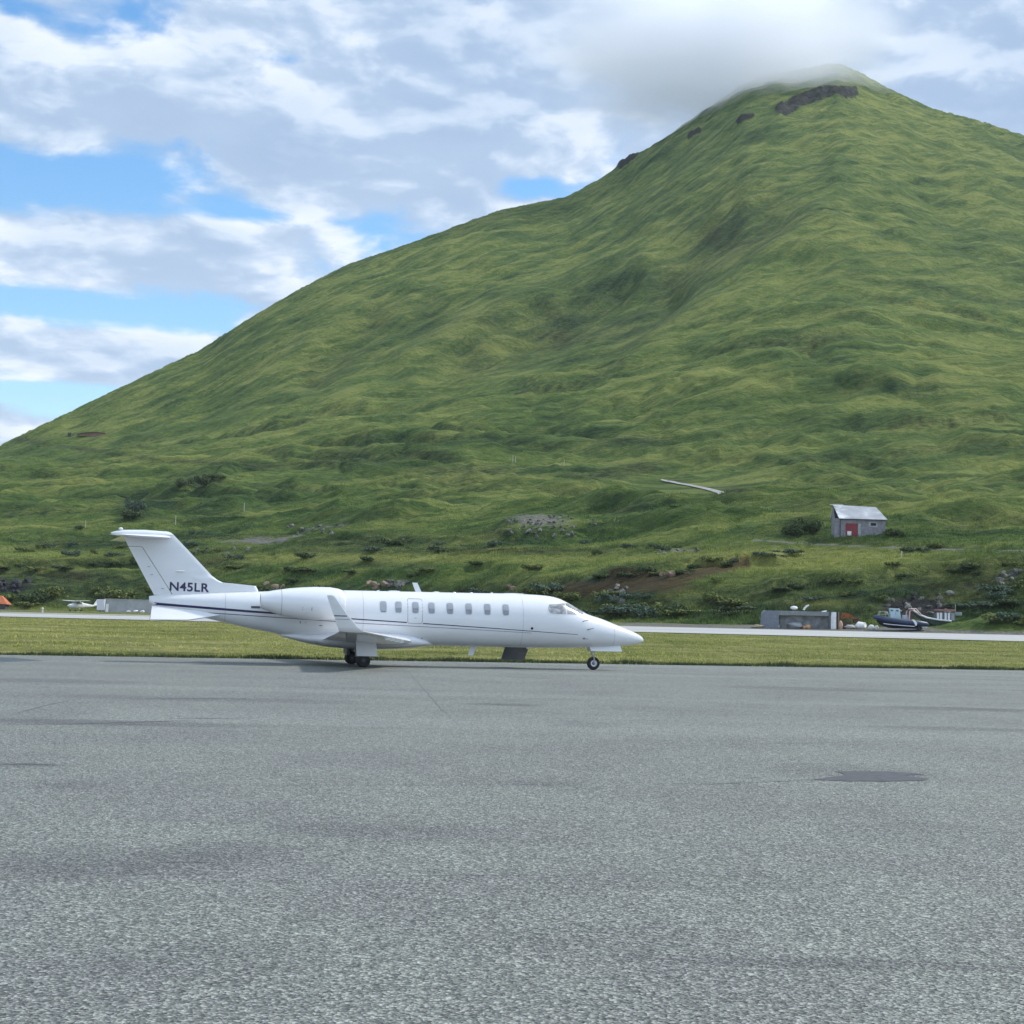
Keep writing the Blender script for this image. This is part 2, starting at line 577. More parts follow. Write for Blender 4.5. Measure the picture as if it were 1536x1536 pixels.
dz = dz + scarp([(880, 868), (950, 864), (1040, 852), (1120, 840), (1190, 848)], 1.3, 16)
dz = dz + scarp([(1120, 890), (1200, 876), (1300, 870), (1420, 858), (1580, 842)], 1.5, 20)
dz = dz + scarp([(-60, 846), (60, 850), (150, 848), (250, 838)], 1.4, 12)
dz = dz + scarp([(300, 846), (430, 862), (600, 866), (800, 852)], 1.1, 14)
dz = dz + scarp([(200, 806), (420, 796), (560, 812), (740, 816)], 1.0, 12)
dz = dz + scarp([(-60, 812), (100, 806), (190, 796), (330, 790)], 1.2, 12)
dz = dz + scarp([(720, 805), (830, 808), (960, 800)], 1.5, 16)
crag = np.clip(near_line([(1172, 168), (1200, 152), (1240, 140), (1278, 142)], 10) + .8 * near_line([(1108, 184), (1128, 176)], 5) + .8 * near_line([(1034, 206), (1048, 200)], 5) + .8 * near_line([(930, 250), (955, 233)], 4), 0, 1)
dz += crag * (3 + 7 * fbm(XX / 9, YY / 9, 3, 91))
Z = Z + dz
flat_noise = (1 - bankw) * smooth01(DD, np.repeat((Dedge + .4)[:, None], len(Dv), 1), np.repeat((Dedge + 5)[:, None], len(Dv), 1)) * (1 - smooth01(DD, RW0 - 8, RW0 - 3) * (1 - smooth01(DD, RW1 + 2, RW1 + 6)))
Z = Z + flat_noise * (.06 * fbm(XX / 3, YY / 3, 3, 5) + .09 * fbm(XX / 14, YY / 14, 2, 6))

# ground cover masks (what grows or lies where, plus shade painted on bench risers)
edge_n = fbm(XX / 7, YY / 7, 4, 101)
fine_n = fbm(XX / 2.2, YY / 2.2, 3, 111)
dark = np.clip(.40 * V1 + .4 * V2 + .4 * V3 + .42 * spot(1110, 335, 110, 55) + .40 * spot(900, 480, 150, 50) + .3 * spot(640, 500, 160, 60), 0, 1) * (.7 + 1.6 * fbm(XX / 45, YY / 60, 4, 97)).clip(0, 1.4) * mtn
for q in [(290, 722, 38, 12), (200, 760, 28, 16), (940, 662, 60, 9), (520, 685, 60, 14), (1200, 788, 36, 13), (120, 818, 90, 9), (900, 712, 60, 8), (700, 706, 80, 8),
          (700, 827, 420, 6), (300, 806, 160, 5), (760, 806, 60, 12), (1150, 884, 110, 8), (880, 876, 110, 14), (60, 866, 140, 14), (560, 850, 60, 8), (1480, 868, 60, 10), (1380, 880, 80, 12), (960, 700, 40, 8), (320, 845, 80, 12), (1100, 735, 30, 6), (560, 815, 160, 10)]:
    dark = np.maximum(dark, 1.0 * spot(*q))
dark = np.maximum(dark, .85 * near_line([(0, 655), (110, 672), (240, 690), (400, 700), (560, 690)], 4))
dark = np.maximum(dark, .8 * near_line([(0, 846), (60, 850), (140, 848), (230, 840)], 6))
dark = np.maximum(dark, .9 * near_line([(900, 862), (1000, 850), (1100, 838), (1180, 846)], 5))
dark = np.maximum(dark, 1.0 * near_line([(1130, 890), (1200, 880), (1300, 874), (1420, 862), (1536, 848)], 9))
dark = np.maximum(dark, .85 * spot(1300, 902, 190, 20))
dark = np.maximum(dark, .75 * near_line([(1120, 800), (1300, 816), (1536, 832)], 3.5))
dark = np.maximum(dark, .8 * riser_shade * (.75 + 1.2 * fine_n).clip(0, 1.2))  # bench risers painted darker to deepen their shaded look
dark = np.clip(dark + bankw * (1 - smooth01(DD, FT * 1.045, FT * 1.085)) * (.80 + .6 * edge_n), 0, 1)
soil = np.clip(.9 * near_line([(920, 868), (1000, 866), (1090, 852), (1120, 846)], 9) + .8 * spot(880, 884, 100, 18) + .8 * spot(140, 652, 34, 4) + .5 * spot(110, 862, 60, 14) + .6 * spot(405, 644, 16, 3) + .5 * spot(1020, 880, 60, 14), 0, 1)
gravel = np.clip(1.0 * spot(392, 811, 30, 7) + .8 * spot(805, 780, 62, 12) + .75 * spot(1020, 828, 40, 5) + .8 * near_line([(1130, 812), (1250, 818), (1400, 826), (1536, 832)], 2.5) + .5 * spot(340, 812, 30, 6) + .6 * near_line([(420, 810), (470, 796), (520, 788)], 5) + .4 * spot(830, 800, 60, 14), 0, 1)
sh = (DD > RW1 + .5) & (DD < FT * .99)
gravel = np.maximum(gravel, np.where(sh, np.clip(.95 * smooth01(PU, 820, 1000) + .9 * (1 - smooth01(PU, 60, 240)) * .6, 0, 1), 0))
gravel = gravel * (1 - smooth01(mound, .08, .3))
rock = np.clip(crag * 1.25 * (1.05 + .9 * fbm(XX / 22, YY / 22, 4, 95)) + 1.15 * spot(1375, 913, 58, 18) + .8 * spot(925, 890, 28, 12) + .8 * spot(20, 880, 40, 12) + .6 * spot(585, 876, 36, 9) + .5 * spot(1510, 870, 30, 14), 0, 1)
strip = np.where(DD < RW1, 1.0, np.where(sh, .6 * (1 - smooth01(mound, .05, .3)), 0.0))
meadow = np.clip(1.6 * spot(1225, 843, 170, 21) + .5 * spot(520, 838, 200, 7) + .7 * spot(700, 840, 300, 8) + .6 * spot(100, 838, 140, 6) + .8 * spot(1230, 905, 60, 6), 0, 1)


def along(t_, pos, ang, sx, sy):
    """coordinates stretched along a ground direction"""
    d1 = t_.node('ShaderNodeVectorMath', operation='DOT_PRODUCT'); t_.put(d1.inputs[0], pos); d1.inputs[1].default_value = (math.cos(ang) * sx, math.sin(ang) * sx, 0)
    d2 = t_.node('ShaderNodeVectorMath', operation='DOT_PRODUCT'); t_.put(d2.inputs[0], pos); d2.inputs[1].default_value = (-math.sin(ang) * sy, math.cos(ang) * sy, 0)
    return t_.comb(d1.outputs['Value'], d2.outputs['Value'], 0.0)


def green(t_, pos, dark_, strip_=None, soil_=None, gravel_=None, rock_=None, meadow_=None):
    """grass colour: patches of yellower and bluer growth, with bare soil, gravel and rock where the masks say"""
    big_ = t_.noise(t_.vmap(pos, (1, .7, 1)), .012, 4, .6, .6)
    mid_ = t_.noise(t_.vmap(pos, (.32, 1, 1)), .07, 6, .62, .3)
    fin_ = t_.noise(t_.vmap(pos, (.6, 1.2, 1.2)), .55, 6, .68)
    far_ = t_.mapr(t_.sep(pos)[1], 700, 900, 0, 1)
    s_far = t_.noise(along(t_, pos, .7, .16, 1.0), .14, 8, .7, .5)
    s_near = t_.noise(along(t_, pos, .05, .11, 1.0), .13, 7, .66, .35)
    str_ = t_.add(t_.mul(s_far, far_), t_.mul(s_near, t_.sub(1.0, far_)))
    q = t_.add(t_.add(t_.mul(big_, .22), t_.mul(str_, .46)), t_.add(t_.mul(mid_, .28), t_.mul(fin_, .20)))
    c = t_.ramp(q, [(.445, (.013, .034, .010)), (.505, (.040, .080, .019)), (.575, (.092, .141, .032)), (.66, (.205, .232, .060))])
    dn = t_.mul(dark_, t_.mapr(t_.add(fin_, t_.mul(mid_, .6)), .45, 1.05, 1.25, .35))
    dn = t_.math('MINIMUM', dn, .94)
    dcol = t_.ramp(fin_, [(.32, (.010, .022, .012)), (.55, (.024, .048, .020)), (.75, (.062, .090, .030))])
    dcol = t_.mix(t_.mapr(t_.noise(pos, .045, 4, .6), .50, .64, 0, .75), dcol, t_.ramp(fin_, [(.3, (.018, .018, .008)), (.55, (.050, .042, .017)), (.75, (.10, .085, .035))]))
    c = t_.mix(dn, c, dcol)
    if meadow_ is not None:
        c = t_.mix(t_.math('MINIMUM', t_.mul(meadow_, .8), .8), c, t_.ramp(fin_, [(.3, (.15, .175, .040)), (.7, (.32, .325, .095))]))
    if strip_ is not None:
        sc = t_.ramp(t_.add(t_.mul(t_.noise(pos, .11, 5, .6), .5), t_.mul(t_.noise(pos, 1.4, 5, .7), .5)),
                     [(.38, (.10, .125, .032)), (.46, (.20, .21, .062)), (.54, (.28, .275, .095)), (.62, (.41, .37, .155))])
        c = t_.mix(strip_, c, sc)
    if soil_ is not None:
        c = t_.mix(t_.mapr(t_.add(soil_, t_.mul(t_.sub(fin_, .5), .9)), .35, .75, 0, .85, True), c, t_.ramp(mid_, [(.3, (.040, .028, .014)), (.7, (.13, .080, .036))]))
    if gravel_ is not None:
        c = t_.mix(t_.mapr(t_.add(gravel_, t_.mul(t_.sub(fin_, .5), .9)), .4, .8, 0, .9, True), c, t_.ramp(t_.noise(pos, 2.2, 5, .7), [(.3, (.12, .12, .10)), (.7, (.30, .29, .26))]))
    if rock_ is not None:
        c = t_.mix(t_.mapr(t_.add(rock_, t_.mul(t_.sub(fin_, .5), .8)), .4, .7, 0, .95, True), c, t_.ramp(t_.noise(pos, .22, 7, .72), [(.40, (.010, .011, .014)), (.54, (.022, .023, .026)), (.64, (.060, .060, .06)), (.75, (.17, .165, .155))]))
    return c, fin_, mid_


gm, t, b = material('hillside_grass')
pos = t.geopos()
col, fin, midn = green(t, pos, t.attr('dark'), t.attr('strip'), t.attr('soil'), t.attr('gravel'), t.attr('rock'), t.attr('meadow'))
t.put(b.inputs['Base Color'], col)
b.inputs['Roughness'].default_value = .95
b.inputs['Specular IOR Level'].default_value = .15
farm = t.mapr(t.sep(pos)[1], 680, 880, 0, 1)
hb = t.add(t.add(t.mul(t.mul(t.noise(along(t, pos, .65, .3, 1.0), .16, 8, .7, .6), 2.8), farm), t.mul(t.mul(t.noise(along(t, pos, .04, .2, 1.0), .13, 8, .68, .4), 3.6), t.sub(1.0, farm))), t.mul(t.noise(pos, .5, 6, .72), .9))
t.put(b.inputs['Normal'], t.bump(hb, .85, 2.6))

nT, nD = Z.shape
idx = np.arange(nT * nD).reshape(nT, nD)
Fq = np.stack([idx[:-1, :-1], idx[1:, :-1], idx[1:, 1:], idx[:-1, 1:]], -1).reshape(-1, 4)
hill = np_mesh('hillside', np.stack([XX, YY, Z], -1).reshape(-1, 3), Fq, gm)
tag(hill, kind='structure')
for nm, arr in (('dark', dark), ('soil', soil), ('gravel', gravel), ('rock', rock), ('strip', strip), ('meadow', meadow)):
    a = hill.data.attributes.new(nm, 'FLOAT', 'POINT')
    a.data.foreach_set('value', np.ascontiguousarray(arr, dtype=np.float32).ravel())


def z_at(x, y):
    """height of the finished ground under (x, y), arrays or numbers"""
    x = np.asarray(x, float); y = np.asarray(y, float)
    ti = np.clip((x / y - T[0]) / (T[1] - T[0]), 0, nT - 1.001); i = ti.astype(int); fi = ti - i
    j = np.clip(np.searchsorted(Dv, y) - 1, 0, nD - 2); fj = np.clip((y - Dv[j]) / (Dv[j + 1] - Dv[j]), 0, 1)
    return (Z[i, j] * (1 - fi) + Z[i + 1, j] * fi) * (1 - fj) + (Z[i, j + 1] * (1 - fi) + Z[i + 1, j + 1] * fi) * fj


ELEV = (Z - EYE.z) / DD


def on_hill(u, v, Dmin=258.0):
    """first point of the ground seen along a line of sight, beyond Dmin"""
    q = ray(u, v); tx = q.x / q.y; e = q.z / q.y
    i = int(np.clip(round((tx - T[0]) / (T[1] - T[0])), 0, nT - 1))
    ok = np.where((ELEV[i] >= e) & (Dv >= Dmin))[0]
    D = Dv[ok[0]] if len(ok) else 1500.0
    return Vector((tx * D, D, float(z_at(tx * D, D))))


def ground(u, D):
    """point of the ground at depth D in the column of picture position u (near the horizon)"""
    q = ray(u, 927 + (u - 768) * .0244); x = q.x / q.y * D
    return Vector((x, D, float(z_at(x, D))))


# far ground under everything
pm = simple('plain_ground', (.08, .10, .04), .95, var=.3, scale=.01)
g = MB(); g.poly([(-2190, -290, -9), (2190, -290, -9), (2190, 3890, -9), (-2190, 3890, -9)])
tag(g.build('ground', pm, smooth=0), kind='structure')

# ------------------------------------------------------------------ apron
def on_apron(u, v):
    q = ray(u, v); k = -EYE.z / q.z
    return EYE + q * k


am, t, b = material('asphalt')
pos = t.geopos()
vor = t.node('ShaderNodeTexVoronoi'); vor.inputs['Scale'].default_value = 62.0
t.put(vor.inputs['Vector'], pos)
cr = t.sep(vor.outputs['Color'])[0]
vor2 = t.node('ShaderNodeTexVoronoi'); vor2.inputs['Scale'].default_value = 30.0
t.put(vor2.inputs['Vector'], pos)
cr2 = t.sep(vor2.outputs['Color'])[1]
stone = t.ramp(t.add(t.mul(cr, .70), t.mul(cr2, .30)), [(.12, (.048, .052, .046)), (.40, (.113, .122, .109)), (.66, (.195, .207, .184)), (.92, (.37, .383, .347))])
blot = t.noise(pos, .35, 5, .6)
blot2 = t.noise(t.vmap(pos, (.35, 1, 1)), .9, 4, .6)
c = t.mix(t.mapr(blot, .42, .62, .0, .55, True), stone, t.mix(.5, stone, (.20, .20, .215), 'MULTIPLY'), 'MIX')
c = t.mix(t.mapr(blot, .38, .62, 0, 1, True), t.mix(1.0, stone, (1.06, 1.08, 1.06), 'MULTIPLY'), t.mix(1.0, stone, (.93, .92, .94), 'MULTIPLY'))
c = t.mix(t.mapr(blot2, .63, .75, 0, .4, True), c, t.mix(1.0, stone, (.78, .75, .82), 'MULTIPLY'))
streak = t.noise(t.vmap(pos, (.06, 1.0, 1), rot=(0, 0, -.06)), .55, 5, .6)
far_m = t.mapr(t.sep(pos)[1], 14, 26, 0, 1)
c = t.mix(t.mul(t.mapr(streak, .60, .70, 0, .55, True), far_m), c, t.mix(1.0, stone, (.50, .50, .55), 'MULTIPLY'))
light = t.noise(t.vmap(pos, (.04, 1.0, 1), rot=(0, 0, .05)), .25, 4, .55)
c = t.mix(t.mul(t.mapr(light, .50, .62, 0, .6, True), far_m), c, t.mix(1.0, stone, (1.25, 1.28, 1.28), 'MULTIPLY'))
px_, py_, _ = t.sep(pos)
stn = None
wob_ = t.mul(t.sub(t.noise(t.vmap(pos, (.5, 1, 1)), 1.3, 5, .65), .5), 1.5)
for u_, v_, ru, rv, amt in ((120, 1292, 210, 26, .55), (330, 1280, 120, 20, .5), (480, 1244, 90, 12, .5), (620, 1250, 130, 16, .3), (110, 1178, 60, 6, .4), (820, 1176, 60, 5, .45), (1300, 1446, 330, 9, .7),
                              (150, 1084, 240, 4, .6), (330, 1049, 260, 3.5, .4), (60, 1022, 130, 5, .4), (60, 1070, 90, 10, .35), (760, 1057, 60, 2.5, .6), (1240, 1034, 140, 2.5, .45), (1460, 1064, 120, 3, .5), (880, 1087, 60, 5, .35), (1300, 1160, 130, 12, .35), (1450, 1093, 120, 3, .4),
                              (40, 1147, 60, 3, .7), (1050, 1320, 200, 20, .25), (1400, 1250, 160, 20, .22), (300, 1440, 220, 30, .3), (900, 1410, 180, 26, .25)):
    c0_ = on_apron(u_, v_); rx_ = (on_apron(u_ + ru, v_) - c0_).length; ry_ = (on_apron(u_, v_ - rv) - c0_).length
    a_ = t.mul(t.sub(px_, c0_.x), 1 / rx_); b_ = t.mul(t.sub(py_, c0_.y), 1 / ry_)
    r2_ = t.add(t.mul(a_, a_), t.mul(b_, b_))
    g_ = t.mul(t.mapr(t.add(r2_, wob_), .1, 1.5, 1, 0, True), amt)
    stn = g_ if stn is None else t.math('MAXIMUM', stn, g_)
c = t.mix(stn, c, t.mix(1.0, c, (.52, .515, .55), 'MULTIPLY'))
t.put(b.inputs['Base Color'], c)
b.inputs['Roughness'].default_value = .66
b.inputs['Specular IOR Level'].default_value = .5
t.put(b.inputs['Normal'], t.bump(t.add(t.mul(vor2.outputs['Distance'], 1.5), t.add(vor.outputs['Distance'], t.mul(cr, .5))), .8, .016))
g = MB()
xs = np.linspace(-160, 160, 641)
edge = [(x, EDGE_A + EDGE_B * x + .22 * float(fbm(np.array(x / 1.7), np.array(3.3), 3, 8)), 0.0) for x in xs]
i0 = g.addv([(x, -60, 0) for x in xs]); i1 = g.addv(edge); i2 = g.addv([(x, y + .1, -.12) for x, y, z in edge])
for k in range(len(xs) - 1):
    g.face(i0 + k, i0 + k + 1, i1 + k + 1, i1 + k); g.face(i1 + k, i1 + k + 1, i2 + k + 1, i2 + k)
tag(g.build('apron', am, smooth=0), kind='structure')


# repairs and cracks in the asphalt
tar = simple('tar', (.060, .062, .068), .75, var=.35, scale=9, bump=.004)
tar2 = simple('crack_filler', (.10, .105, .108), .8, var=.35, scale=12, bump=.004)


def flat_blob(name, pts, mat, z=.004):
    g = MB(); g.poly([(*on_apron(u, v).xy, z) for u, v in pts])
    return tag(g.build(name, mat, smooth=0), kind='structure')


flat_blob('asphalt_patch', [(1218, 1170), (1245, 1166), (1268, 1163), (1262, 1160), (1252, 1157.5), (1285, 1157), (1330, 1157.5), (1372, 1160), (1388, 1162.5), (1358, 1163), (1372, 1166), (1394, 1168), (1386, 1171), (1330, 1172.5), (1270, 1172)], tar)


def crack(name, pts, w, z=.004, mat=tar2, wob=.03, taper=True):
    P = [on_apron(u, v) for u, v in pts]
    L = []
    for a, b_ in zip(P[:-1], P[1:]):
        n = max(2, int((b_ - a).length / .25))
        L += [a.lerp(b_, k / n) for k in range(n)]
    L.append(P[-1])
    g = MB(); A = []; B = []
    for k, q in enumerate(L):
        dd_ = (L[min(k + 1, len(L) - 1)] - L[max(k - 1, 0)]).normalized(); nn = Vector((-dd_.y, dd_.x, 0))
        o = wob * mnoise.noise(Vector((k * .37, pts[0][0] * .1, 1.3)))
        ww = w * (.55 + .9 * abs(mnoise.noise(Vector((k * .9, pts[0][1] * .1, 4.7)))))
        if taper: ww *= min(1, .15 + 3.5 * min(k, len(L) - 1 - k) / len(L))
        A.append((*(q + nn * (o + ww)).xy, z)); B.append((*(q + nn * (o - ww)).xy, z))
    i = g.addv(A); j = g.addv(B)
    for k in range(len(L) - 1): g.face(i + k, j + k, j + k + 1, i + k + 1)
    return tag(g.build(name, mat, smooth=0), kind='structure')


crack('asphalt_crack', [(60, 1180), (300, 1178.5), (520, 1178), (760, 1177), (1000, 1178)], .010)
crack('asphalt_crack', [(1000, 1178), (1140, 1174), (1230, 1169)], .016)
crack('asphalt_crack', [(0, 1147), (40, 1146), (88, 1148)], .045, wob=.02)
crack('asphalt_crack', [(0, 1086.5), (110, 1086), (200, 1083), (300, 1081)], .06)
crack('asphalt_crack', [(180, 1048), (330, 1048), (460, 1049)], .05)
crack('asphalt_crack', [(25, 1070), (60, 1060), (100, 1051)], .03)
crack('asphalt_crack', [(612, 1008), (632, 1030), (660, 1062), (690, 1090)], .014)
crack('asphalt_crack', [(712, 1055), (760, 1057), (806, 1059)], .07)
crack('asphalt_crack', [(250, 1078), (330, 1077.5), (392, 1077)], .04)
crack('asphalt_crack', [(1160, 1034.5), (1260, 1036), (1370, 1037)], .05)
crack('asphalt_crack', [(1384, 1060), (1460, 1064), (1536, 1066)], .06)
crack('asphalt_crack', [(1040, 1115), (1090, 1117), (1300, 1113)], .018)
crack('asphalt_crack', [(230, 1294), (290, 1293), (322, 1294)], .012)
crack('asphalt_crack', [(560, 1315), (700, 1314), (900, 1312)], .006)

# ------------------------------------------------------------------ runway
rm, t, b = material('runway_concrete')
pos = t.geopos()
n = t.noise(t.vmap(pos, (.05, .6, 1)), 1.0, 5, .6)
c = t.ramp(n, [(.3, (.31, .31, .30)), (.7, (.41, .41, .40))])
c = t.mix(t.mapr(t.noise(pos, .3, 4), .5, .7, 0, .3), c, (.33, .335, .33))
t.put(b.inputs['Base Color'], c); b.inputs['Roughness'].default_value = .7
g = MB(); xs = np.linspace(-130, 130, 131)
ys = np.linspace(RW0, RW1, 9)
b0 = [g.addv([(x, y, float(np.interp(y, [RW0 - 2, RW1 + 2], [.17, np.interp(x / y, T, zr1)])) + .05) for x in xs]) for y in ys]
for r_ in range(len(ys) - 1):
    for k in range(len(xs) - 1): g.face(b0[r_] + k, b0[r_] + k + 1, b0[r_ + 1] + k + 1, b0[r_ + 1] + k)
tag(g.build('runway', rm), kind='structure')

# ------------------------------------------------------------------ business jet
paint, t, b = material('white_paint')
o_ = t.objco()
c = t.ramp(t.noise(t.vmap(o_, (.5, 1, 1.5)), 1.6, 5, .6), [(.3, (.66, .67, .68)), (.7, (.72, .725, .73))])
t.put(b.inputs['Base Color'], c)
b.inputs['Roughness'].default_value = .22; b.inputs['Coat Weight'].default_value = .4; b.inputs['Coat Roughness'].default_value = .1
t.put(b.inputs['Normal'], t.bump(t.noise(o_, 2.2, 2), .12, .02))
navy = simple('navy_paint', (.022, .018, .075), .3)
violet = simple('grey_violet_paint', (.13, .125, .19), .35)
seam = simple('seam_grey', (.22, .23, .25), .6)
seamd = simple('seam_dark', (.05, .053, .06), .6)
rubber = simple('rubber', (.018, .018, .019), .75, var=.3, scale=12)
steel = simple('bare_metal', (.62, .63, .64), .28, metal=1.0)
alum = simple('dull_aluminium', (.40, .41, .42), .45, metal=.6)
dkgrey = simple('dark_grey_liner', (.075, .08, .09), .55)
black = simple('black_cavity', (.008, .008, .009), .7)
glassm, t, b = material('cabin_glass')
c = t.ramp(t.noise(t.objco(), 6, 4), [(.3, (.17, .185, .20)), (.7, (.25, .27, .29))])
t.put(b.inputs['Base Color'], c)
b.inputs['Roughness'].default_value = .06; b.inputs['Coat Weight'].default_value = .5
shade = simple('window_shade', (.33, .35, .37), .35)
wframe = simple('window_surround', (.50, .515, .54), .4)
cock, t, b = material('cockpit_glass')
c = t.ramp(t.noise(t.vmap(t.objco(), (2.2, 1, 3.6)), 1.7, 3, .5, .6), [(.36, (.14, .15, .16)), (.5, (.28, .29, .30)), (.66, (.42, .43, .43))])
t.put(b.inputs['Base Color'], c); b.inputs['Roughness'].default_value = .16; b.inputs['Coat Weight'].default_value = .2

A0 = Vector((-4.905, 56.374, 0))
HEAD = R(12.5)
jet = thing('business_jet', 'white twin-engine business jet with T-tail lettered N45LR, standing on the apron', 'aircraft', A0, HEAD)

TOP = np.array([(-6.67, 2.07), (-6.5, 2.10), (-5, 2.20), (-3.2, 2.31), (-.45, 2.425), (1.8, 2.44), (4.0, 2.455), (4.9, 2.468), (5.66, 2.455), (5.95, 2.447), (6.33, 2.42), (6.665, 2.351), (6.91, 2.246), (7.32, 2.035), (7.634, 1.867), (8.12, 1.72), (8.606, 1.547), (9.24, 1.313), (9.45, 1.22), (9.56, 1.155), (9.63, 1.09), (9.661, 1.02)])
BOT = np.array([(-6.67, 1.85), (-6.5, 1.72), (-4.72, 1.385), (-3.577, 1.14), (-2.72, .985), (-2.24, .87), (-1.34, .74), (-.35, .70), (2, .69), (5.05, .69), (6.93, .708), (7.8, .745), (8.87, .812), (9.3, .862), (9.45, .898), (9.56, .935), (9.63, .97), (9.661, 1.005)])
HW = np.array([(-6.67, .10), (-6.5, .15), (-5.5, .30), (-4.72, .44), (-3.58, .64), (-2.72, .76), (-1.8, .84), (-1, .875), (5.4, .875), (6.0, .86), (6.5, .82), (7.0, .755), (7.5, .68), (8.1, .56), (8.6, .455), (9.1, .33), (9.4, .225), (9.55, .145), (9.63, .075), (9.661, .012)])


def smooth_interp(tab, x):
    return float(pchip(tab[:, 0].copy(), tab[:, 1].copy(), np.array([min(max(x, tab[0, 0]), tab[-1, 0])]))[0])


NEXP = 2.25


def sec(x):
    zt, zb, w = smooth_interp(TOP, x), smooth_interp(BOT, x), smooth_interp(HW, x)
    return (zt + zb) / 2, max((zt - zb) / 2, .004), max(w, .004)


def skin_y(x, z):
    zc, h, w = sec(x)
    q = min(abs((z - zc) / h), .9999)
    return w * (1 - q ** NEXP) ** (1 / NEXP)


xs = np.unique(np.concatenate([np.linspace(-6.67, -1, 34), np.linspace(-1, 5.2, 22), np.linspace(5.2, 8.6, 36), np.linspace(8.6, 9.5, 14), np.linspace(9.5, 9.661, 9)]))
g = MB(); rings = []
for x in xs:
    zc, h, w = sec(x); ring = []
    for k in range(56):
        a = 2 * math.pi * k / 56; ca, sa = math.cos(a), math.sin(a)
        ring.append((x, w * math.copysign(abs(ca) ** (2 / NEXP), ca), zc + h * math.copysign(abs(sa) ** (2 / NEXP), sa)))
    rings.append(ring)
g.loft(rings)
fus = g.build('fuselage', paint, jet, 50)


def skin_patch(polyfun, name, mat, parent, off, nx=10, nz=6, side=-1):
    """patch on the fuselage skin: polyfun(s) gives x, zlow, zhigh for s in 0..1"""
    g = MB(); rows = []
    for i in range(nx + 1):
        x, zl, zh = polyfun(i / nx)
        rows.append([(x, side * (skin_y(x, zl + (zh - zl) * j / nz) + off), zl + (zh - zl) * j / nz) for j in range(nz + 1)])
    b0 = [g.addv(r) for r in rows]
    for i in range(nx):
        for j in range(nz): g.face(b0[i] + j, b0[i + 1] + j, b0[i + 1] + j + 1, b0[i] + j + 1)
    return g.build(name, mat, parent, 60)


def round_rect(xc, zc, w, h, p=4.0):
    def fn(s):
        q = math.cos(math.pi * (1 - s)); hh = h / 2 * (1 - abs(q) ** p) ** (1 / p)
        return xc + w / 2 * q, zc - hh, zc + hh
    return fn


WX = [.689, 1.182, 1.735, 2.258, 2.864, 3.482, 4.100, 4.715]
for side in (-1, 1):
    for k, x in enumerate(WX):
        wf = skin_patch(round_rect(x, 1.918, .235, .385, 5), 'window', wframe, fus, .003, 18, 5, side)
        # pane and half drawn blind sit in the surround
        gp = skin_patch(round_rect(x, 1.918, .195, .34, 5), 'window_pane', glassm, fus, .006, 18, 5, side)
        z0 = 1.918 + (.165 if k == 0 else .03)

        def top_half(s, x=x):
            q = math.cos(math.pi * (1 - s)) * .93; hh = .17 * (1 - abs(q) ** 5) ** (1 / 5)
            lo = -.02 if k else -.13
            return x + .0975 * q, 1.918 + max(lo, -hh + .004), 1.918 + hh - .006
        skin_patch(top_half, 'window_blind', shade, fus, .009, 12, 4, side)

# emergency door on the right, its outline, and the small round port
def frame_patch(x0, x1, z0, z1, w, name, mat, parent, off):
    g = MB(); n = 8
    def strip(pts_in, pts_out):
        i = g.addv([(x, -(skin_y(x, z) + off), z) for x, z in pts_in]); j = g.addv([(x, -(skin_y(x, z) + off), z) for x, z in pts_out])
        for k in range(len(pts_in)): 
            k2 = (k + 1) % len(pts_in)
            g.face(i + k, i + k2, j + k2, j + k)
    def loop(d, r):
        P = []
        for cx, cz, a0 in ((x1 - r, z1 - r, 0), (x0 + r, z1 - r, 90), (x0 + r, z0 + r, 180), (x1 - r, z0 + r, 270)):
            for q in range(7):
                a = R(a0 + 15 * q); P.append((cx + (r - d) * math.cos(a), cz + (r - d) * math.sin(a)))
        Q = []
        for a_, b_ in zip(P, P[1:] + P[:1]):
            m = 6 if math.hypot(a_[0] - b_[0], a_[1] - b_[1]) > .1 else 1
            Q += [(a_[0] + (b_[0] - a_[0]) * k / m, a_[1] + (b_[1] - a_[1]) * k / m) for k in range(m)]
        return Q
    strip(loop(w, .07), loop(0, .07))
    return g.build(name, mat, parent, 60)


door = skin_patch(round_rect(1.722, 1.806, .49, .81, 9), 'emergency_door', paint, jet, .0015, 14, 10, -1)
frame_patch(1.477, 1.967, 1.401, 2.21, .016, 'door_outline', seam, door, .0025)
g = MB(); g.tube([(1.70, -(skin_y(1.7, 1.585) + .004), 1.585), (1.77, -(skin_y(1.77, 1.585) + .004), 1.585)], .008, 6); g.build('door_handle', seam, door)
skin_patch(round_rect(1.735, 1.918, .24, .39, 3.5), 'door_window_surround', wframe, door, .0028, 12, 5, -1)
for x, z, r_ in ((5.60, 1.335, .042),):
    skin_patch(round_rect(x, z, 2 * r_, 2 * r_, 2), 'round_port', black, fus, .004, 10, 4, -1)
for x, z, w, h in ((7.42, 1.04, .09, .06), (7.48, 1.03, .2, .016), (-1.95, 1.36, .03, .09), (-1.78, 1.36, .015, .05), (-1.3, 1.27, .12, .03), (-2.0, 1.5, .02, .02), (2.0, .93, .04, .04)):
    skin_patch(round_rect(x, z, w, h, 3), 'access_mark', seam, fus, .003, 8, 3, -1)


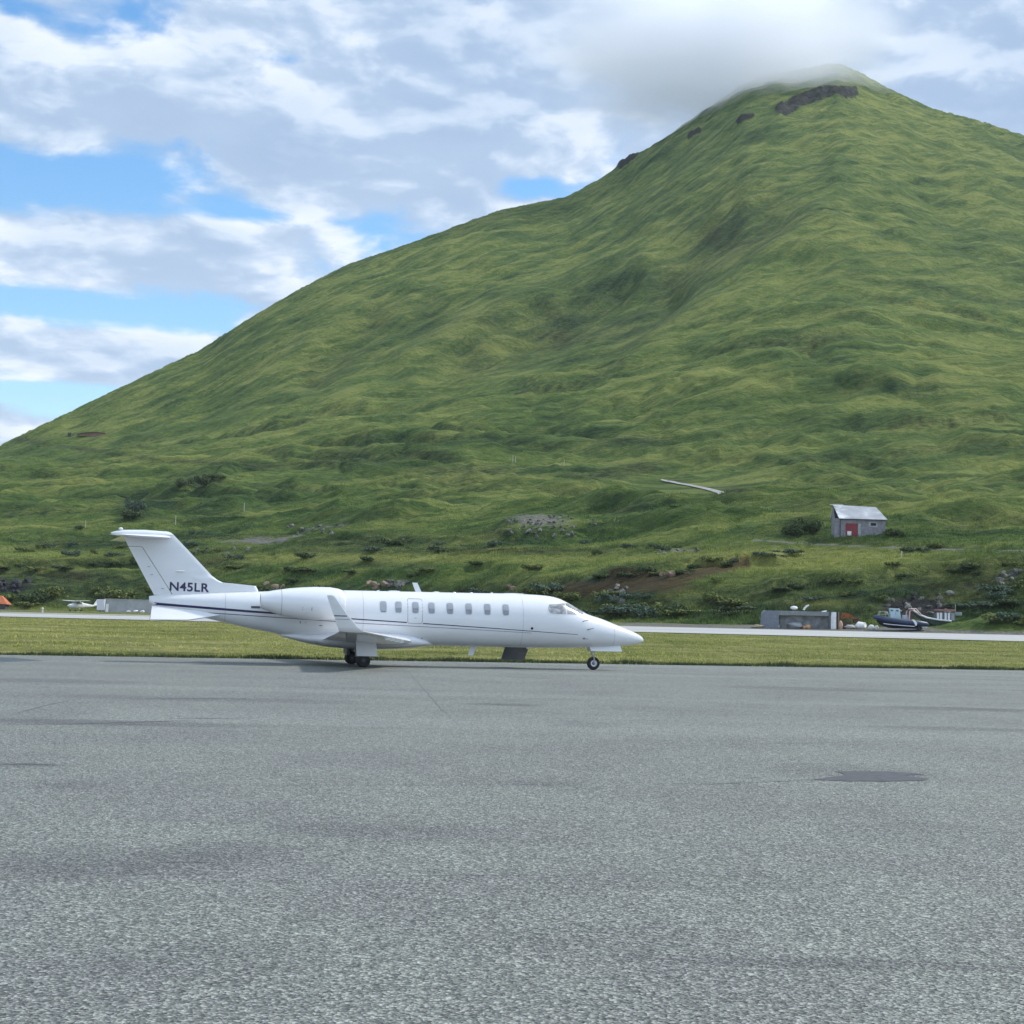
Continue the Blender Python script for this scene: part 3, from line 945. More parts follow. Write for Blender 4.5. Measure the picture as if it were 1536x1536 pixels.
for x in (8.52, 5.30, .05, -4.30):
    g = MB(); rg = []
    for xx in (x - .007, x + .007):
        zc, h, w = sec(xx)
        rg.append([(xx, (w + .002) * math.copysign(abs(math.cos(a)) ** (2 / NEXP), math.cos(a)), zc + (h + .002) * math.copysign(abs(math.sin(a)) ** (2 / NEXP), math.sin(a))) for a in [2 * math.pi * k / 56 for k in range(56)]])
    g.loft(rg, (False, False)); g.build('panel_seam', simple('faint_seam', (.42, .43, .45), .6), fus)


# cockpit glazing
def glaze(pts_low, pts_high, name, mat, parent, off, side, nx=14, nz=8):
    lo = np.array(pts_low); hi = np.array(pts_high)
    x0, x1 = lo[0, 0], lo[-1, 0]
    return skin_patch(lambda s: (x0 + (x1 - x0) * s, float(np.interp(x0 + (x1 - x0) * s, lo[:, 0], lo[:, 1])), float(np.interp(x0 + (x1 - x0) * s, hi[:, 0], hi[:, 1]))), name, mat, parent, off, nx, nz, side)


for side in (-1, 1):
    f_ = glaze([(6.10, 1.93), (6.14, 1.84), (6.24, 1.80), (6.80, 1.80)], [(6.10, 2.03), (6.12, 2.16), (6.16, 2.17), (6.80, 2.23)], 'side_window_frame', paint, fus, .004, side)
    sw_ = glaze([(6.15, 1.94), (6.19, 1.87), (6.28, 1.83), (6.775, 1.828)], [(6.15, 2.04), (6.17, 2.125), (6.2, 2.135), (6.775, 2.19)], 'cockpit_side_window', cock, jet, .008, side)
    hi_w = [(x, smooth_interp(TOP, x) - .012) for x in np.linspace(6.80, 7.45, 14)]
    hi_w = [(x, min(z, 2.19 + (x - 6.8) * .05)) for x, z in hi_w]
    glaze([(6.80, 1.828), (7.2, 1.822), (7.36, 1.815), (7.45, 1.87)], hi_w, 'windscreen', cock, jet, .006, side, 20, 10)

# painted lines along both sides
def stripe(tab, w, name, mat):
    tab = np.array(tab)
    for side in (-1, 1):
        x0, x1 = tab[0, 0], tab[-1, 0]
        def fn(s):
            x = x0 + (x1 - x0) * s; z = float(np.interp(x, tab[:, 0], tab[:, 1])); ww = float(np.interp(x, [-6.6, -3.5, -2, 3, 7.3], w)) / 2
            return x, z - ww, z + ww
        skin_patch(fn, name, mat, fus, .003, 90, 1, side)


stripe([(-6.50, 1.838), (-3.65, 1.671), (-2.812, 1.63), (-.263, 1.505), (1.46, 1.433)], [.078, .070, .040, .028, .02], 'navy_stripe', navy)
stripe([(1.985, 1.412), (2.555, 1.388), (4.386, 1.307), (7.193, 1.166)], [.06, .06, .036, .028, .014], 'navy_stripe', navy)
stripe([(-6.48, 1.656), (-3.645, 1.539), (-1.008, 1.42), (-.1, 1.375), (2.558, 1.292), (4.855, 1.213), (5.6, 1.185)], [.028, .026, .022, .014, .010], 'violet_stripe', violet)


# wings
def foil(le, te, y, z, tc, n=14, camber=.0, up=Vector((0, 0, 1))):
    ch = le - te; P = []
    def th(c): return tc * ch * 5 * (.2969 * math.sqrt(c) - .126 * c - .3516 * c * c + .2843 * c ** 3 - .1020 * c ** 4)
    cs = [.5 * (1 - math.cos(math.pi * k / n)) for k in range(n + 1)]
    up_ = [(le - c * ch, th(c) + camber * ch * 4 * c * (1 - c)) for c in cs]
    dn = [(le - c * ch, -th(c) * .85 + camber * ch * 4 * c * (1 - c)) for c in cs[1:-1]][::-1]
    return [(x, y + up.y * q, z + up.z * q) for x, q in up_ + dn]


for side in (-1, 1):
    g = MB()
    g.loft([foil(1.95, -1.25, side * .3, .80, .12), foil(1.60, -1.22, side * .95, .835, .12), foil(.75, -1.30, side * 3.2, .955, .105), foil(-.10, -1.37, side * 5.5, 1.075, .095), foil(-.62, -1.45, side * 6.95, 1.15, .085), foil(-.76, -1.47, side * 7.16, 1.175, .08)])
    wing = g.build('wing', paint, jet, 40)
    # winglet swept up and a little outwards from the tip
    g = MB(); rg = []
    for s_, le, te, yy, zz in ((0, -.74, -1.47, 7.12, 1.165), (.06, -.82, -1.50, 7.20, 1.20), (.16, -.96, -1.54, 7.255, 1.30), (.5, -1.32, -1.70, 7.36, 1.70), (.97, -1.67, -1.885, 7.49, 2.14), (1, -1.74, -1.88, 7.495, 2.17)):
        cant = R(80) * min(1, s_ / .12 + .15)
        rg.append(foil(le, te, side * yy, zz, .09 if s_ < .98 else .05, up=Vector((0, -side * math.sin(cant), math.cos(cant)))))
    g.loft(rg)
    wl = g.build('winglet', paint, wing, 40)
    for z0, z1, mt in ((1.585, 1.612, navy), (1.50, 1.512, violet)):
        g = MB()
        def wlx(z): return (np.interp(z, [1.30, 1.70, 2.14], [-.99, -1.345, -1.69]), np.interp(z, [1.3, 1.7, 2.14], [-1.53, -1.69, -1.88]), np.interp(z, [1.3, 1.7, 2.14], [7.255, 7.36, 7.49]) + .036)
        n_ = 6; A = []; B_ = []
        for k in range(n_ + 1):
            for L_, z in ((A, z0), (B_, z1)):
                a_, c_, y_ = wlx(z); q = k / n_; th_ = .09 * (a_ - c_) * 5 * (.2969 * math.sqrt(q) - .126 * q - .3516 * q * q + .2843 * q ** 3 - .1036 * q ** 4)
                L_.append((a_ + (c_ - a_) * q, side * (y_ - .036 + max(th_, .003) + .004), z))
        i = g.addv(A); j = g.addv(B_)
        for k in range(n_): g.face(i + k, i + k + 1, j + k + 1, j + k)
        g.build('winglet_line', mt, wl)
    # flap and aileron panel lines under the wing, and the small leading edge energisers
    for y0, y1, fx in ((1.1, 4.4, .27), (4.55, 6.8, .25)):
        g = MB()
        for y in (y0, y1):
            pass
        def wle(y): return np.interp(y, [.95, 3.2, 5.5, 6.95], [1.60, .75, -.10, -.62]), np.interp(y, [.95, 3.2, 5.5, 6.95], [-1.22, -1.30, -1.37, -1.45]), np.interp(y, [.95, 3.2, 5.5, 6.95], [.835, .955, 1.075, 1.15])
        P = []
        for y in np.linspace(y0, y1, 6):
            le, te, z = wle(y); P.append((te + fx * (le - te), side * y, z - .035 * (le - te) * .72 - .004))
        i = g.addv(P); j = g.addv([(x - .018, y, z - .001) for x, y, z in P])
        for k in range(5): g.face(i + k, i + k + 1, j + k + 1, j + k)
        g.build('flap' if fx > .26 else 'aileron', seamd, wing)
    for y in (2.2, 2.85, 3.5, 4.15):
        le, te, z = wle(y)
        g = MB(); g.loft([[(le + .05, side * y - .035, z - .03), (le + .05, side * y + .035, z - .03), (le - .14, side * y + .035, z - .05), (le - .14, side * y - .035, z - .05)],
                          [(le + .02, side * y - .03, z - .10), (le + .02, side * y + .03, z - .10), (le - .10, side * y + .03, z - .105), (le - .10, side * y - .03, z - .105)]])
        g.build('leading_edge_tab', paint, wing, 0)

# wing to body fairing
g = MB(); rings = []
for x, zt, zb, w in ((2.45, .80, .70, .30), (2.15, .92, .665, .62), (1.7, 1.05, .60, .88), (1.2, 1.12, .555, .99), (.5, 1.14, .53, 1.02), (-.4, 1.12, .54, 1.0), (-1.1, 1.08, .60, .93), (-1.7, 1.03, .70, .78), (-2.2, 1.0, .82, .5), (-2.5, .98, .90, .25)):
    zc, h = (zt + zb) / 2, (zt - zb) / 2
    rings.append([(x, w * math.copysign(abs(math.cos(a)) ** .72, math.cos(a)), zc + h * math.copysign(abs(math.sin(a)) ** .8, math.sin(a))) for a in [2 * math.pi * k / 36 for k in range(36)]])
g.loft(rings); g.build('belly_fairing', paint, jet, 50)

# engines
for side in (-1, 1):
    en = MB(); rings = []
    NAC = [(-.655, .385, 1.92), (-.635, .40, 1.92), (-.64, .425, 1.925), (-.70, .46, 1.94), (-.85, .495, 1.955), (-1.12, .52, 1.97), (-1.6, .522, 1.965), (-2.0, .497, 1.962), (-2.4, .452, 1.966), (-2.64, .407, 1.973), (-2.95, .325, 1.99), (-3.2, .245, 2.003), (-3.275, .225, 2.008)]
    yc = side * 1.40
    def circ(x, r, zc, n=40, sq=1.0): return [(x, yc + r * math.cos(2 * math.pi * k / n), zc + r * math.sin(2 * math.pi * k / n)) for k in range(n)]
    rings = [circ(-1.05, .33, 1.95), circ(-.80, .345, 1.935)] + [circ(*q) for q in NAC] + [circ(-3.275, .205, 2.008), circ(-2.9, .2, 2.0)]
    en.loft(rings, (False, False))
    nac = en.build('engine_nacelle', paint, jet, 45)
    g = MB(); g.disc((-1.04, yc, 1.95), (1, 0, 0), .335, 40); g.build('intake_fan', black, nac, 0)
    g = MB(); g.loft([circ(-1.03, .13, 1.95, 16), circ(-.95, .09, 1.95, 16), circ(-.87, .01, 1.95, 16)], (False, True)); g.build('spinner', alum, nac)
    g = MB(); rings = [circ(*q) for q in NAC[:4]]; rings = [[(x + .002, yc + (y - yc) * 1.004, 1.93 + (z - 1.93) * 1.004) for x, y, z in rg] for rg in rings]; g.loft(rings, (False, False)); g.build('intake_lip', alum if False else paint, nac, 45)
    g = MB(); g.disc((-2.95, yc, 2.0), (1, 0, 0), .2, 24); g.build('exhaust', black, nac, 0)
    for x in (-2.64,):
        g = MB(); g.loft([circ(x - .005, .409, 1.973), circ(x + .006, .412, 1.973)], (False, False)); g.build('cowl_seam', seam, nac)
    g = MB(); g.loft([[(-.62, side * 1.0, 1.78), (-.60, side * 1.0, 1.80), (-.62, side * 1.0, 1.82), (-3.0, side * 1.0, 2.05), (-3.15, side * 1.0, 1.95), (-3.0, side * 1.0, 1.82)] if False else
                      [(-1.1, side * 1.12, 1.99), (-.95, side * 1.12, 1.94), (-1.1, side * 1.12, 1.87), (-2.7, side * 1.2, 1.86), (-3.05, side * 1.22, 1.93), (-2.7, side * 1.2, 2.02)],
                      [(-1.0, side * .6, 1.99), (-.85, side * .6, 1.92), (-1.0, side * .6, 1.85), (-2.9, side * .5, 1.80), (-3.3, side * .4, 1.90), (-2.9, side * .5, 2.00)]])
    g.build('engine_pylon', paint, jet, 45)
    # dark thrust reverser linkage under the nozzle
    g = MB(); g.box((-3.40, side * 1.12, 1.80), (.26, .34, .075)); g.build('reverser_bucket', dkgrey, nac, 0)
    for x in (-2.0, -1.72):
        g = MB(); ang_ = R(200 if side < 0 else -20)
        r_ = .497 if x < -1.9 else .519
        P = [(xx, yc + (r_ + .003) * math.cos(a), 1.965 + (r_ + .003) * math.sin(a)) for xx, a in ((x, ang_ - .1), (x + .02, ang_ - .1), (x + .02, ang_ + .12), (x, ang_ + .12))]
        g.poly(P); g.build('cowl_latch', seam, nac, 0)

# fin, rudder, tailplane
FLE = np.array([(2.0, -3.25), (2.33, -3.25), (2.36, -3.26), (2.484, -3.33), (2.561, -4.374), (2.64, -4.55), (2.751, -4.707), (2.95, -4.90), (3.902, -5.84), (4.05, -5.99), (4.11, -6.07), (4.144, -6.2)])
FTE = np.array([(2.0, -6.48), (2.108, -6.515), (3.635, -7.374), (4.09, -7.60), (4.144, -7.62)])
FHI = np.array([(2.0, -5.87), (2.142, -5.939), (2.616, -6.251), (3.632, -6.936), (4.2, -7.3)])


def fin_half(x, z):
    le = float(np.interp(z, FLE[:, 0], FLE[:, 1])); te = float(np.interp(z, FTE[:, 0], FTE[:, 1]))
    main = -4.70 + (2.75 - z) * .988          # the swept leading edge carried down to the root
    main = min(le, main) if z > 2.75 else min(le, -4.45 - (z - 2.6) * .6)
    q = (main - x) / (main - te)
    body = .092 * (1 - .25 * (z - 2.0) / 2.1)
    if q <= 0:
        h = .055
    else:
        prof = 5 * .2 * (.2969 * math.sqrt(q) - .126 * q - .3516 * q * q + .2843 * q ** 3 - .1036 * q ** 4) / .1 * .5
        h = max(body * prof, .055 if z < 2.75 and q < .3 else 0)
    k = min(1, max(0, (le - x) / .09))
    return max(h * math.sqrt(k), .003)


def fin_panel(zs, flo, fhi, name, parent, n=26):
    g = MB(); rings = []
    for z in zs:
        a, b_ = flo(z), fhi(z)
        cs = [.5 * (1 - math.cos(math.pi * k / n)) for k in range(n + 1)]
        X_ = [a + (b_ - a) * c_ for c_ in cs]
        rings.append([(x, fin_half(x, z), z) for x in X_] + [(x, -fin_half(x, z), z) for x in X_[::-1]])
    g.loft(rings)
    return g.build(name, paint, parent, 40)


fl = lambda z: float(np.interp(z, FLE[:, 0], FLE[:, 1]))
fh = lambda z: float(np.interp(z, FHI[:, 0], FHI[:, 1]))
ft = lambda z: float(np.interp(z, FTE[:, 0], FTE[:, 1]))
fin_ = fin_panel([2.0, 2.2, 2.33, 2.36, 2.42, 2.484, 2.53, 2.561, 2.6, 2.64, 2.70, 2.751, 2.85, 2.95, 3.2, 3.5, 3.632], fl, fh, 'tail_fin', jet)
fin_panel([3.6325, 3.75, 3.9, 4.0, 4.05, 4.11, 4.144], fl, ft, 'fin_tip', fin_)
rud = fin_panel([2.115, 2.3, 2.6, 2.9, 3.2, 3.4, 3.617], lambda z: fh(z) - .022, ft, 'rudder', jet)
for z, q in ((2.32, .35), (2.75, .5), (3.0, .4)):
    xx = fh(z) + (ft(z) - fh(z)) * q
    g = MB(); g.box((xx, -fin_half(xx, z) - .004, z), (.09, .012, .018)); g.build('hinge_bracket', seam, rud, 0)
g = MB(); g.ball((-5.73, -.085, 2.885), (.15, .03, .025), 10, 6); g.build('fin_vane', paint, fin_)
# N45LR
tc = bpy.data.curves.new('lettering', 'FONT'); tc.body = 'N45LR'; tc.size = 1.0; tc.space_character = 1.06; tc.offset = .024
to = bpy.data.objects.new('lettering', tc); COL.objects.link(to)
bpy.context.view_layer.update()
tm = bpy.data.meshes.new_from_object(to.evaluated_get(bpy.context.evaluated_depsgraph_get()))
COL.objects.unlink(to); bpy.data.objects.remove(to)
tx = [v.co.x for v in tm.vertices]; ty = [v.co.y for v in tm.vertices]
x0, x1, y0, y1 = min(tx), max(tx), min(ty), max(ty)
for v in tm.vertices:
    qx = (v.co.x - x0) / (x1 - x0); qz = (v.co.y - y0) / (y1 - y0)
    X_ = -6.04 + 1.235 * qx; Z_ = 2.26 + .285 * qz - .022 * qx - .0
    v.co = (X_, -(fin_half(X_, Z_) + .006), Z_)
tm.materials.clear(); tm.materials.append(navy)
lo = bpy.data.objects.new('registration_letters', tm); COL.objects.link(lo); lo.parent = fin_

g = MB(); rings = []
for x, r_ in ((-5.98, .012), (-6.1, .07), (-6.4, .12), (-6.9, .14), (-7.4, .125), (-7.75, .08), (-7.92, .02)):
    rings.append([(x, r_ * math.cos(a), 4.03 + .95 * r_ * math.sin(a)) for a in [2 * math.pi * k / 20 for k in range(20)]])
g.loft(rings); g.build('tail_bullet', paint, jet, 50)
for side in (-1, 1):
    g = MB(); g.loft([foil(-6.05, -7.60, side * .03, 3.945, .105), foil(-6.75, -7.78, side * 1.3, 3.915, .10), foil(-7.38, -7.95, side * 2.45, 3.885, .095), foil(-7.50, -7.97, side * 2.55, 3.885, .06)])
    st = g.build('tailplane', paint, jet, 40)
    g = MB(); P = [(-7.24, side * .3, 3.872), (-7.42, side * 1.3, 3.872), (-7.72, side * 2.4, 3.866)]
    i = g.addv(P); j = g.addv([(x - .02, y, z + .002) for x, y, z in P])
    for k in range(2): g.face(i + k, i + k + 1, j + k + 1, j + k)
    g.build('elevator', seam, st)
g = MB(); g.ball((-7.62, 0, 4.17), (.07, .05, .05), 10, 6); g.build('tail_beacon', simple('lamp_glass', (.7, .7, .7), .2), jet)
# delta fins under the tail
for side in (-1, 1):
    g = MB(); rg = []
    def q(x, y, z, th=.018): return [(x, side * y, z + th), (x, side * y, z - th)]
    P = [(-4.17, .36, 1.565), (-5.45, .64, 1.345), (-6.62, .70, 1.325), (-6.57, .18, 1.755), (-5.5, .30, 1.66)]
    up_ = [(x, side * (y + .012), z + .016) for x, y, z in P]; dn = [(x, side * (y - .012), z - .016) for x, y, z in P]
    i = g.addv(up_); j = g.addv(dn)
    g.face(*[i + k for k in range(5)]); g.face(*[j + k for k in range(5)][::-1])
    for k in range(5): g.face(i + k, i + (k + 1) % 5, j + (k + 1) % 5, j + k)
    g.build('delta_fin', paint, jet, 20)

# landing gear
for side in (-1, 1):
    gear = MB(); gear.tube([(0, side * 1.42, .21), (0, side * 1.40, .95)], [.06, .075], 12); gear.tube([(0, side * 1.18, .21), (0, side * 1.66, .21)], .045, 10)
    gear.tube([(.3, side * 1.38, .82), (.02, side * 1.42, .45)], .025, 8)
    leg = gear.build('main_gear_leg', dkgrey, jet)
    g = MB(); g.wheel((0, side * 1.42, .214), (0, 1, 0), .15, .17, 20, .02); g.build('brake', black, leg, 40)
    g = MB(); g.box((-.16, side * 1.25, .56), (.10, .42, .5)); g.build('inner_gear_door', dkgrey, leg, 0)
    for dy in (-.165, .165):
        w = MB(); w.wheel((0, side * 1.42 + dy, .214), (0, 1, 0), .214, .16, 28, .11); tyre = w.build('main_wheel', rubber, jet, 40)
        w = MB(); w.wheel((0, side * 1.42 + dy, .214), (0, 1, 0), .118, .11, 20, .01); w.build('rim', simple('dull_rim', (.035, .036, .04), .6), tyre, 40)
    g = MB(); g.loft([[(-.27, side * 1.63, .80), (.36, side * 1.63, .80), (.37, side * 1.66, .80), (-.27, side * 1.66, .80)], [(-.24, side * 1.67, .345), (.42, side * 1.67, .345), (.42, side * 1.70, .345), (-.24, side * 1.70, .345)]])
    gd = g.build('main_gear_door', paint, jet, 20, .006)
    g = MB(); g.box((.33, side * 1.66, .325), (.20, .06, .03)); g.build('door_bracket', dkgrey, gd, 0)
g = MB(); g.tube([(7.86, 0, .85), (7.90, 0, .50)], [.055, .05], 12); g.tube([(7.90, 0, .52), (7.915, 0, .40)], [.036, .036], 10)
for s in (-1, 1): g.tube([(7.91, s * .02, .44), (7.93, s * .10, .40), (7.93, s * .10, .214)], .024, 8)
g.tube([(7.93, -.11, .214), (7.93, .11, .214)], .02, 8)
g.build('nose_gear_leg', alum, jet)
w = MB(); w.wheel((7.93, 0, .217), (0, 1, 0), .217, .15, 32, .11); nt = w.build('nose_wheel', rubber, jet, 40)
w = MB(); w.wheel((7.93, 0, .217), (0, 1, 0), .128, .125, 24, .06); w.build('rim', simple('white_rim', (.7, .71, .72), .35), nt, 40)
w = MB(); w.wheel((7.93, 0, .217), (0, 1, 0), .055, .14, 14, .005); w.build('hub', dkgrey, nt, 40)
for s in (-1, 1):
    g = MB(); g.loft([[(7.72, s * .16, .80), (8.80, s * .16, .845), (8.80, s * .185, .845), (7.72, s * .185, .80)], [(7.78, s * .25, .628), (8.84, s * .25, .63), (8.84, s * .275, .63), (7.78, s * .275, .628)]])
    g.build('nose_gear_door', paint, jet, 20, .005)
# lowered airstair on the far side
g = MB(); g.loft([[(5.10, .80, .78), (5.93, .80, .78), (5.93, .86, .76), (5.10, .86, .76)], [(5.06, 1.30, .26), (5.86, 1.30, .26), (5.86, 1.36, .24), (5.06, 1.36, .24)]])
stair = g.build('airstair', simple('airstair_grey', (.15, .16, .18), .5), jet, 20)
for k in range(3):
    g = MB(); q = .2 + .3 * k; g.box((5.47, .84 + .5 * q + .06, .78 - .52 * q), (.66, .16, .025)); g.build('stair_tread', dkgrey, stair, 0)
# aerials, beacons, probes
g = MB(); g.loft([[(1.86, -.012, 2.42), (2.06, -.012, 2.42), (2.06, .012, 2.42), (1.86, .012, 2.42)], [(1.74, -.008, 2.735), (1.91, -.008, 2.735), (1.91, .008, 2.735), (1.74, .008, 2.735)]]); g.build('blade_aerial', paint, jet, 20)
g = MB(); g.loft([[(3.74, -.012, .70), (3.95, -.012, .70), (3.95, .012, .70), (3.74, .012, .70)], [(3.66, -.008, .40), (3.83, -.008, .40), (3.83, .008, .40), (3.66, .008, .40)]]); g.build('belly_aerial', paint, jet, 20)
for x, l_ in ((.62, .09), (1.15, .42), (2.55, .22), (3.15, .10), (3.72, .10), (4.4, .10), (5.15, .75)):
    g = MB(); z = smooth_interp(TOP, x); g.ball((x, 0, z), (l_ / 2, .06, .022 if l_ < .6 else .015), 12, 6); g.build('roof_aerial', paint, jet)
for x, z in ((5.65, .68), (3.45, .695)):
    g = MB(); g.ball((x, -.1, z), (.05, .04, .04), 10, 6); g.build('belly_beacon', simple('beacon_glass', (.75, .75, .75), .15), jet)
for x, z in ((7.36, 1.60), (7.52, 1.33)):
    y = -(skin_y(x, z)); g = MB(); g.tube([(x, y + .01, z), (x + .03, y - .07, z + .02), (x + .2, y - .075, z + .055)], [.014, .012, .008], 8); g.build('pitot_probe', dkgrey, jet)

# ------------------------------------------------------------------ things beyond the runway
concrete = simple('grey_concrete', (.17, .17, .175), .9, var=.35, scale=1.2, bump=.02)
concrete2 = simple('pale_concrete', (.33, .33, .33), .9, var=.3, scale=.8, bump=.02)
whitep = simple('weathered_white', (.68, .68, .66), .6, var=.15, scale=1.5)
rust = simple('rust', (.22, .065, .022), .85, var=.5, scale=2.5)
orange = simple('orange_roof_paint', (.42, .12, .045), .7, var=.25, scale=1.2)
tan = simple('tan_board', (.45, .30, .20), .8, var=.2)
red = simple('red_door_paint', (.20, .020, .026), .6, var=.25, scale=2)
navyhull = simple('navy_tube', (.022, .042, .085), .45, var=.2)
paleblue = simple('pale_blue_gel', (.36, .46, .50), .5)
pink = simple('faded_pink_tube', (.50, .34, .31), .5)
woodp = simple('old_post', (.42, .40, .32), .9)

# house on the slope
hp = on_hill(1282, 806); hp.z -= .1
PX = hp.y / FPX                                     # metres per picture pixel at the house
house = thing('stone_shed', 'small grey shed with pale sagging roof and red doors, alone on the slope', 'shed', hp, R(-1))
L, W_, Hh = 76 * PX, 30 * PX, 27.5 * PX
hw = simple('weathered_board', (.21, .205, .215), .9, var=.3, scale=1.5, bump=.03)
x0, x1 = -30 * PX, 46 * PX
g = MB()
P = [(x0, 0), (x1, 0), (x1, W_), (x0, W_)]
i = g.addv([(x, y, -.8) for x, y in P] + [(x, y, Hh) for x, y in P] + [(x0, W_ / 2, Hh + 19.5 * PX), (x1 - 11 * PX, W_ / 2, Hh + 17.5 * PX)])
for f in ((0, 1, 5, 4), (1, 2, 6, 5), (2, 3, 7, 6), (3, 0, 4, 8, 7), (5, 6, 9)): g.face(*[i + k for k in f])
g.build('wall', hw, house, 0)
rf, t, b = material('weathered_roof')
n = t.noise(t.vmap(t.objco(), (.5, 1, 1)), .42, 5, .55, .3)
c = t.ramp(n, [(.35, (.30, .31, .33)), (.52, (.42, .43, .44)), (.62, (.70, .71, .71))])
t.put(b.inputs['Base Color'], c); b.inputs['Roughness'].default_value = .6
g = MB(); e = 2.2 * PX
ridge0 = (x0 - e * .3, W_ / 2, Hh + 20.5 * PX); ridge1 = (x1 - 12 * PX, W_ / 2, Hh + 18.5 * PX)
def slab(a, b_, c_, d_, th=.12):
    n_ = (Vector(b_) - Vector(a)).cross(Vector(d_) - Vector(a)).normalized() * th
    top = [Vector(q) + n_ for q in (a, b_, c_, d_)]
    i = g.addv(list(map(Vector, (a, b_, c_, d_))) + top)
    for f in ((0, 3, 2, 1), (4, 5, 6, 7), (0, 1, 5, 4), (1, 2, 6, 5), (2, 3, 7, 6), (3, 0, 4, 7)): g.face(*[i + k for k in f])
slab((x0 + 6 * PX, -e * 1.4, Hh - .9 * PX), (x1 + e, -e * 1.4, Hh - 1.2 * PX), ridge1, ridge0)
slab((x1 + e, W_ + e, Hh - .2), (x0 - e, W_ + e, Hh - .2), ridge0, ridge1)
g.poly([(x1 + e, -e * 1.4, Hh - 1.1 * PX), (x1 + e, W_ + e, Hh - .2), (ridge1[0], ridge1[1], ridge1[2] + .1)])
roof = g.build('roof', rf, house, 0)
g = MB()
for k in range(5):
    g.ball((x0 + (3 + k * .9) * PX, W_ / 2 - (2 + 3.2 * k) * PX * .9, Hh + (19 - 4.0 * k) * PX), (2.4 * PX, 1.8 * PX, 1.0 * PX), 8, 5, .3, 2, k)
g.build('torn_sheeting', whitep, roof)
g = MB(); g.box((x0 + 5 * PX, W_ / 2 + .1, Hh + 21.4 * PX), (20 * PX, .25, .22)); g.build('ridge_board', simple('bleached_board', (.55, .52, .40), .8), roof, 0)
g = MB(); g.box((x0 + 8 * PX, -.05, Hh * .5 - .4), (1.2 * PX, .12, Hh + .6)); g.build('corner_post', simple('dark_trim', (.05, .05, .055), .8), house, 0)
dx0, dw = x0 + 16 * PX, 9.2 * PX
for k in range(2):
    g = MB(); g.box((dx0 + k * dw + dw / 2, -.06, 10 * PX), (dw - .06, .1, 20.5 * PX)); dr = g.build('door', red, house, 0)
    if k == 0:
        g = MB(); g.box((dx0 + dw * .62, -.13, 5.2 * PX), (6 * PX, .03, 6.5 * PX)); g.build('notice', whitep, dr, 0)
g = MB(); g.box((dx0 + 2 * dw + 2.6 * PX, -.05, 10 * PX), (4 * PX, .09, 20 * PX)); g.build('side_panel', simple('pale_green_board', (.30, .34, .34), .8, var=.3), house, 0)
wx_ = x0 + 57 * PX
g = MB(); g.box((wx_, -.03, 19 * PX), (13 * PX, .1, 7.5 * PX)); wn_ = g.build('window', concrete2, house, 0)
g = MB(); g.box((wx_ + .1, -.1, 19.5 * PX), (8 * PX, .06, 4 * PX)); g.build('pane', black, wn_, 0)

# grey open-fronted shelter
D = 262; s0 = ground(1144, D); PX = D / FPX
sh_z = float(z_at(s0.x + 5, D)); 
shelter = thing('open_shelter', 'long low grey shelter, dark and open at the front, beside the runway', 'shelter', (s0.x, D, sh_z - .05), R(-1.5))
Lm, Hm, Dm = 111 * PX, 27 * PX, 3.0
steelg = simple('grey_sheet_steel', (.20, .205, .215), .7, var=.25, scale=1.3)
g = MB()
prof = [(0.0, .25), (.05, Hm * .8), (.25, Hm * .96), (.5, Hm), (24 * PX, Hm), (24 * PX, 0), (.0, 0)]
n_ = len(prof); i = g.addv([(x, 0, z) for x, z in prof]); j = g.addv([(x, Dm, z) for x, z in prof])
g.face(*[i + k for k in range(n_)][::-1]); g.face(*[j + k for k in range(n_)])
for k in range(n_): g.face(i + k, i + (k + 1) % n_, j + (k + 1) % n_, j + k)
g.build('end_wall', simple('blue_grey_panel', (.17, .185, .215), .8, var=.2), shelter, 20)
g = MB(); g.box((24 * PX + (Lm - 24 * PX) / 2 - .6, Dm / 2, Hm - .32), (Lm - 24 * PX - 1.2, Dm - .01, .64)); g.build('roof_beam', steelg, shelter, 0)
g = MB(); g.box((Lm / 2 + 1, 1.15, Hm / 2 - .4), (Lm - 3.4, .15, Hm - .7)); g.build('back_wall', simple('stained_back_wall', (.20, .205, .21), .85, var=.5, scale=.9), shelter, 0)
g = MB(); g.box((Lm - 1.12, .25, Hm / 2), (.36, .5, Hm)); g.build('front_post', dkgrey, shelter, 0)
g = MB(); g.loft([[(Lm - .92, .05, 0), (Lm - .15, .0, 0), (Lm - .15, .12, 0), (Lm - .92, .17, 0)], [(Lm - .95, .05, Hm * .55), (Lm - .15, .0, Hm * .55), (Lm - .15, .12, Hm * .55), (Lm - .95, .17, Hm * .55)], [(Lm - .85, .05, Hm * .98), (Lm - .15, .0, Hm), (Lm - .15, .12, Hm), (Lm - .85, .17, Hm * .98)]])
g.build('white_door', whitep, shelter, 20)
for k, (dx_, mt) in enumerate(((.02, simple('dark_frame', (.04, .025, .025), .8)), (.2, simple('red_brown_frame', (.28, .14, .12), .8)))):
    g = MB(); g.box((Lm + dx_, .1, Hm / 2), (.16, .25, Hm)); g.build('door_jamb', mt, shelter, 0)


def at_px(u, v, D_, zoff=0.0):
    P = at_dist(u, v, D_)
    return Vector((P.x, P.y, P.z + zoff))


